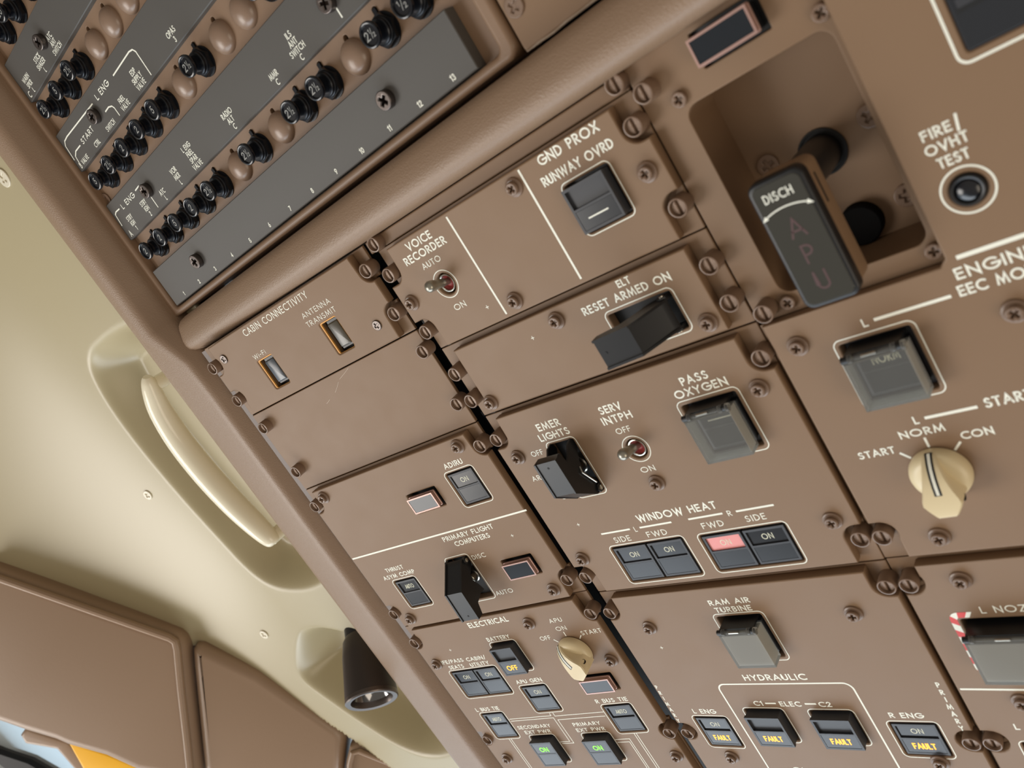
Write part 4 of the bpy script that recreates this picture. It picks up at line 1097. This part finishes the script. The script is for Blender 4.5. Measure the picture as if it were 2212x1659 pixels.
p = m.korry(F2, -1.0, None, None, fr=False, hole=(F2[0] + .3, F2[1] + .3, F2[2] - .3, F2[3] - .3), cap=(F2[0] + 2.4, F2[1] + 2.2, F2[2] - 2.4, F2[3] - 5.0), recess=.15, up=LENS, label='dark switch under the clear NOZZLE cover')
m.cover((F2[0] + .9, F2[1] - .4, F2[2] - .9, F2[3] - 4.6), 8.0, 'clear hinged cover over the NOZZLE switch')
m.level((0.2, -185.8), (30.5, -185.3), .9)
m.text('L', (12.8, -207.1), (14.6, -206.7), 3.1)
a = (11.1, -213.0)
m.korry((a[0], a[1] - 22.5, a[0] + 22.4, a[1]), 0, 'ON', None, label='push switch at the right picture edge')
m.screw((21.0, -131.0), (20.4, -191.4))
m.fast((2.5, -130.9), (1.9, -214.3))
f1, f2 = (2.5, -130.9)[1], (1.9, -214.3)[1]
m.finish(notch_side(-123.2, -300, 7.2, -1.0, rl, [(f1, 'top'), (f2, 'mid')], -1) + [(180, -300), (180, -123.2)], (-3.8, -300, 180, -122.2, .4))

# ================================================================ circuit breaker panel
BR_COL = [-179.4 + 19.75 * k for k in range(16)]
ROW = {'A': 148.6, 'B': 192.7, 'C': 236.0, 'D': 279.5}
m = Mod('c', (-60, 190), 'brown circuit breaker panel with black numbered breakers and dark grey label strips', 'circuit breaker panel', 'circuit_breaker_panel', z=-6, T=3)
zb = -6.0
part('frame', plate_mesh([rr(-208, 111.0, 87.3, 350, 5, 6), rr(-197.5, 115.3, 80.5, 345, 3, 6)], -22, -0.4, 2.0, m.o, 5), BROWN_B, m.root)
TXT = {}
KS = 259.0 / 256.0                                     # the upper label strips sit 3 mm lower than the numbered one
def strip(v0, v1, g, key, u1=69.6):
    lp, top = rr(-193.4, v0, u1, v1), 0.0
    if key > 1:
        top = -3.0
        f = lambda x, y: (243.5 + (x - 243.5) * KS, 78.6 + (y - 78.6) * KS)
        lp = [f(x, y) for x, y in lp]; g.v = [(*f(x, y), z + top) for x, y, z in g.v]
    me = join('label_strip', [(G().slab(lp, zb + .02, top, .35).mesh('s', m.o), 0), (g.mesh('t', m.o), 1)])
    me.materials.append(GREY_L); me.materials.append(WHITE)
    part('label_strip', me, None, m.root)
def col_text(g, k, vB, lines, cap=2.65, du=0.0, kx=.76):
    for i, t in enumerate(lines[::-1]):
        write_c(g, t, BR_COL[k - 1] + du, vB + 1.3 + i * 3.25, cap, .06, kx, .15)
def br(g, pts, t=.7): g.ribbon(pts, t, .06)
S = G()
for k in range(13): write_c(S, str(k + 1), BR_COL[k] + .3, 117.6, 2.45, .06, .85, .18)
strip(115.9, 138.9, S, 1)
A = G(); vA = 159.3
write_c(A, 'A', -187.8, vA + 1.0, 3.4, .06, .8)
col_text(A, 1, vA, ['STBY', 'IGN', '1']); col_text(A, 2, vA, ['STBY', 'IGN', '2']); col_text(A, 3, vA, ['ATC', 'L'], du=1)
col_text(A, 4, vA, ['VOR', 'MKR', 'L']); col_text(A, 5, vA, ['L ENG', 'FUEL', 'SPAR', 'VALVE']); col_text(A, 7, vA, ['RADIO', 'ALT', 'C'])
col_text(A, 9, vA, ['MMR', 'C']); col_text(A, 10, vA, ['ILS', 'ANT', 'SWITCH', 'C']); col_text(A, 13, vA, ['L ENG', 'CTRL'])
c1, c2 = (-180.3, 175.8), (-162.4, 174.3)
write(A, 'L ENG', (-179.4, 174.3)[0], (-162.1, 175.3)[0], (-171.1, 174.7)[1] - 1.2, 3.0, .06, .15)
br(A, [(-190.6, 168.1), (-189.5, 174.8), (-187.4, 175.6), (-182.4, 175.4)]); br(A, [(-159.0, 175.5), (-154.1, 175.8), (-150.9, 175.0), (-150.0, 173.2), (-150.1, 161.2)])
br(A, [(27.3, 171.5), (27.6, 166.7), (27.7, 161.3)])
strip(159.3, 181.8, A, 2)
Bq = G(); vB = 203.3
write_c(Bq, 'B', -188.6, vB + .8, 3.2, .06, .8)
col_text(Bq, 1, vB, ['VALVE'], du=-2); col_text(Bq, 2, vB, ['CTRL'], du=-2.6); col_text(Bq, 3, vB, ['SWITCH'], du=-2.6); col_text(Bq, 4, vB, ['FUEL', 'VALVE'], du=-1.5)
col_text(Bq, 5, vB, ['EDP', 'SUPPLY', 'VALVE'], du=-1); col_text(Bq, 7, vB, ['OPAS', '3'], du=-1)
write(Bq, 'START', (-174.0, 211.2)[0], (-157.6, 210.8)[0], ((-174.0, 211.2)[1] + (-157.6, 210.8)[1]) / 2, 2.9, .06, .16)
write(Bq, 'L ENG', (-139.0, 218.0)[0], (-122.7, 217.9)[0], ((-138.6, 217.8)[1] + (-122.4, 218.0)[1]) / 2, 3.1, .06, .16)
br(Bq, [(-144.5, 219.3), (-182.8, 220.5), (-187.5, 220.1), (-189.8, 218.2), (-190.8, 210.0)]); br(Bq, [(-177.0, 212.2), (-184.2, 212.3), (-187.6, 210.8), (-188.7, 205.7)])
br(Bq, [(-139.3, 211.8), (-134.6, 211.9), (-131.7, 210.9), (-130.8, 209.4), (-130.7, 205.1)]); br(Bq, [(-116.1, 218.8), (-94.9, 219.1), (-91.8, 218.4), (-90.5, 216.7), (-90.7, 204.7)])
strip(203.3, 225.7, Bq, 3)
Cq = G(); vC = 246.0
write_c(Cq, 'C', -188.4, vC + 1.2, 3.3, .06, .8)
col_text(Cq, 1, vC, ['WARN', 'SPKR', 'L'], du=-3); col_text(Cq, 2, vC, ['STICK', 'SHAKER', 'L'], du=-2.4); col_text(Cq, 3, vC, ['ATC', 'ANT', 'SWITCH'], du=-2)
strip(246.0, 268.6, Cq, 4)
Dq = G(); write_c(Dq, 'D', -192, 291, 3.8, .06, .9)
strip(289.8, 312.0, Dq, 5)
# breakers
nut = G().layers([[(6.6 * math.cos(math.radians(60 * i + 12)), 6.6 * math.sin(math.radians(60 * i + 12)), w) for i in range(6)] for w in (0, 3.0)])
nut.lathe([(6.8, 0), (6.8, .6), (5.6, .7)], n=30); nut.lathe([(5.6, 2.6), (5.4, 3.5), (5.0, 3.8), (5.0, 4.8), (4.6, 5.2), (2.8, 5.2)], n=30)
nut.box(-.9, .9, 5.6, 8.8, 0, .9)
NUT_ME = nut.mesh('circuit_breaker'); NUT_ME.materials.append(NUT)
CAP_ME = G().lathe([(3.5, 4.0), (3.5, 7.4), (4.0, 8.4), (4.8, 9.3), (5.0, 10.2), (4.8, 10.9), (4.3, 11.1), (3.9, 11.0), (3.7, 10.3), (.01, 10.3)], n=34).mesh('plunger_cap'); CAP_ME.materials.append(NAVY)
NUMS = {}
def num_mesh(t):
    if t not in NUMS:
        g = G()
        if t == '2.5':
            write(g, '2', -2.8, -.6, -1.6, 3.4, 10.5, .14); write(g, '1', -.2, .5, .2, 1.7, 10.5, .16); g.ribbon([(.5, -1.7), (1.5, 1.9)], .28, 10.5); write(g, '2', 1.4, 2.6, -1.7, 1.7, 10.5, .16)
        elif t == '.5':
            write(g, '1', -1.9, -1.1, -.1, 2.0, 10.5, .16); g.ribbon([(-.7, -1.9), (.7, 2.1)], .3, 10.5); write(g, '2', .7, 2.1, -1.9, 2.0, 10.5, .16)
        else: write_c(g, t, 0, -1.75, 3.5, 10.5, .9, .14)
        top = g.v; g2 = G().add(top, g.f); k = len(top)
        NUMS[t] = g2.mesh('rating_number'); NUMS[t].materials.append(WHITE_N)
    return NUMS[t]
HOLE = G()
def breaker(k, row, t):
    u, v = BR_COL[k - 1] + .6, ROW[row]
    b = link('circuit_breaker', NUT_ME, None, m.root, (u - m.o[0], v - m.o[1], 0))
    c = link('plunger_cap', CAP_ME, None, b); link('rating_number', num_mesh(t), None, b)
DOME = G().lathe([(7.2, 0), (7.2, .5), (6.9, 1.4), (6.1, 2.6), (4.7, 3.6), (2.9, 4.3), (1.1, 4.6), (.01, 4.65)], n=36).mesh('blanking_plug'); DOME.materials.append(mat('brown_gloss_plug', (136, 112, 94), .3, bump=(500, .1)))
def plug(k, row): link('blanking_plug', DOME, None, m.root, (BR_COL[k - 1] - m.o[0], ROW[row] + .4 - m.o[1], 0))
for k, t in ((1, '2'), (2, '2'), (3, '5'), (4, '2'), (5, '2.5'), (7, '2.5'), (9, '2.5'), (10, '2.5'), (12, '2.5'), (13, '.5')): breaker(k, 'A', t)
for k in (6, 8, 11): plug(k, 'A')
for k, t in ((1, '5'), (2, '2.5'), (3, '2'), (4, '2'), (5, '5'), (7, '2.5'), (10, '2.5'), (12, '2.5')): breaker(k, 'B', t)
for k in (6, 8, 9, 11, 13): plug(k, 'B')
for k, t in ((1, '2.5'), (2, '5'), (3, '2.5'), (8, '5'), (10, '2.5')): breaker(k, 'C', t)
for k in (4, 5, 6, 7): plug(k, 'C')
for k, t in ((1, '2'), (2, '20'), (3, '5'), (4, '2.5'), (6, '5')): breaker(k, 'D', t)
slot = [(x, y) for x, y in rr(-1.25, 5.4, 1.25, 9.6, 1.2, 5)]
for row, n in (('A', 13), ('B', 13), ('C', 12), ('D', 8)):
    for k in range(n): m.holes.append([(x + BR_COL[k] + .3, y + ROW[row]) for x, y in slot])
CBS = [small_screw_mesh(a, 3.9, 3.2, STEEL_D) for a in (8, 40, 66)]
for i, p in enumerate(((-147.7, 127.6), (25.7, 127.9), (-152.8, 172.0), (-152.5, 215.9), (-153.4, 258.6), (23.5, 169.8))):
    link('screw', CBS[i % 3], None, m.root, (p[0] - m.o[0], p[1] - m.o[1], 6.0 if i < 2 else 3.0))
p = (-197.6, 185.9)
link('screw', small_screw_mesh(50, 4.0, .8, SCREW), None, m.root, (p[0] - m.o[0], p[1] - m.o[1], 0))
m.finish(rr(-197.6, 115.2, 80.6, 345.2, 2.8, 4), None, m=BROWN_B, bev=.3)
part('backing', G().box(-199, 82, 111, 346, -14, -12.5), BLACK_M, m.root)

m = Mod('c', (200, 200), 'plain brown panel with worn lower edge right of the circuit breaker panel', 'cover panel', 'cover_panel', z=-2, T=6)
p = (93.7, 124.6)
link('screw', small_screw_mesh(40, 3.8, .8, SCREW), None, m.root, (p[0] - m.o[0], p[1] - m.o[1], 0))
E_ = G(); pts = [(88.8 + 6.2 * i, 110.7 + .35 * math.sin(i * 2.3) * math.sin(i * .7), -3.0) for i in range(24)]
E_.tube(pts, [.5 + .35 * abs(math.sin(i * 1.7)) for i in range(24)], 8)
part('worn_edge', E_, mat('worn_paint_edge', (170, 150, 130), .5, bump=(900, .8)), m.root)
m.finish(rr(88.6, 110.6, 340, 345, 1.2, 3), None)
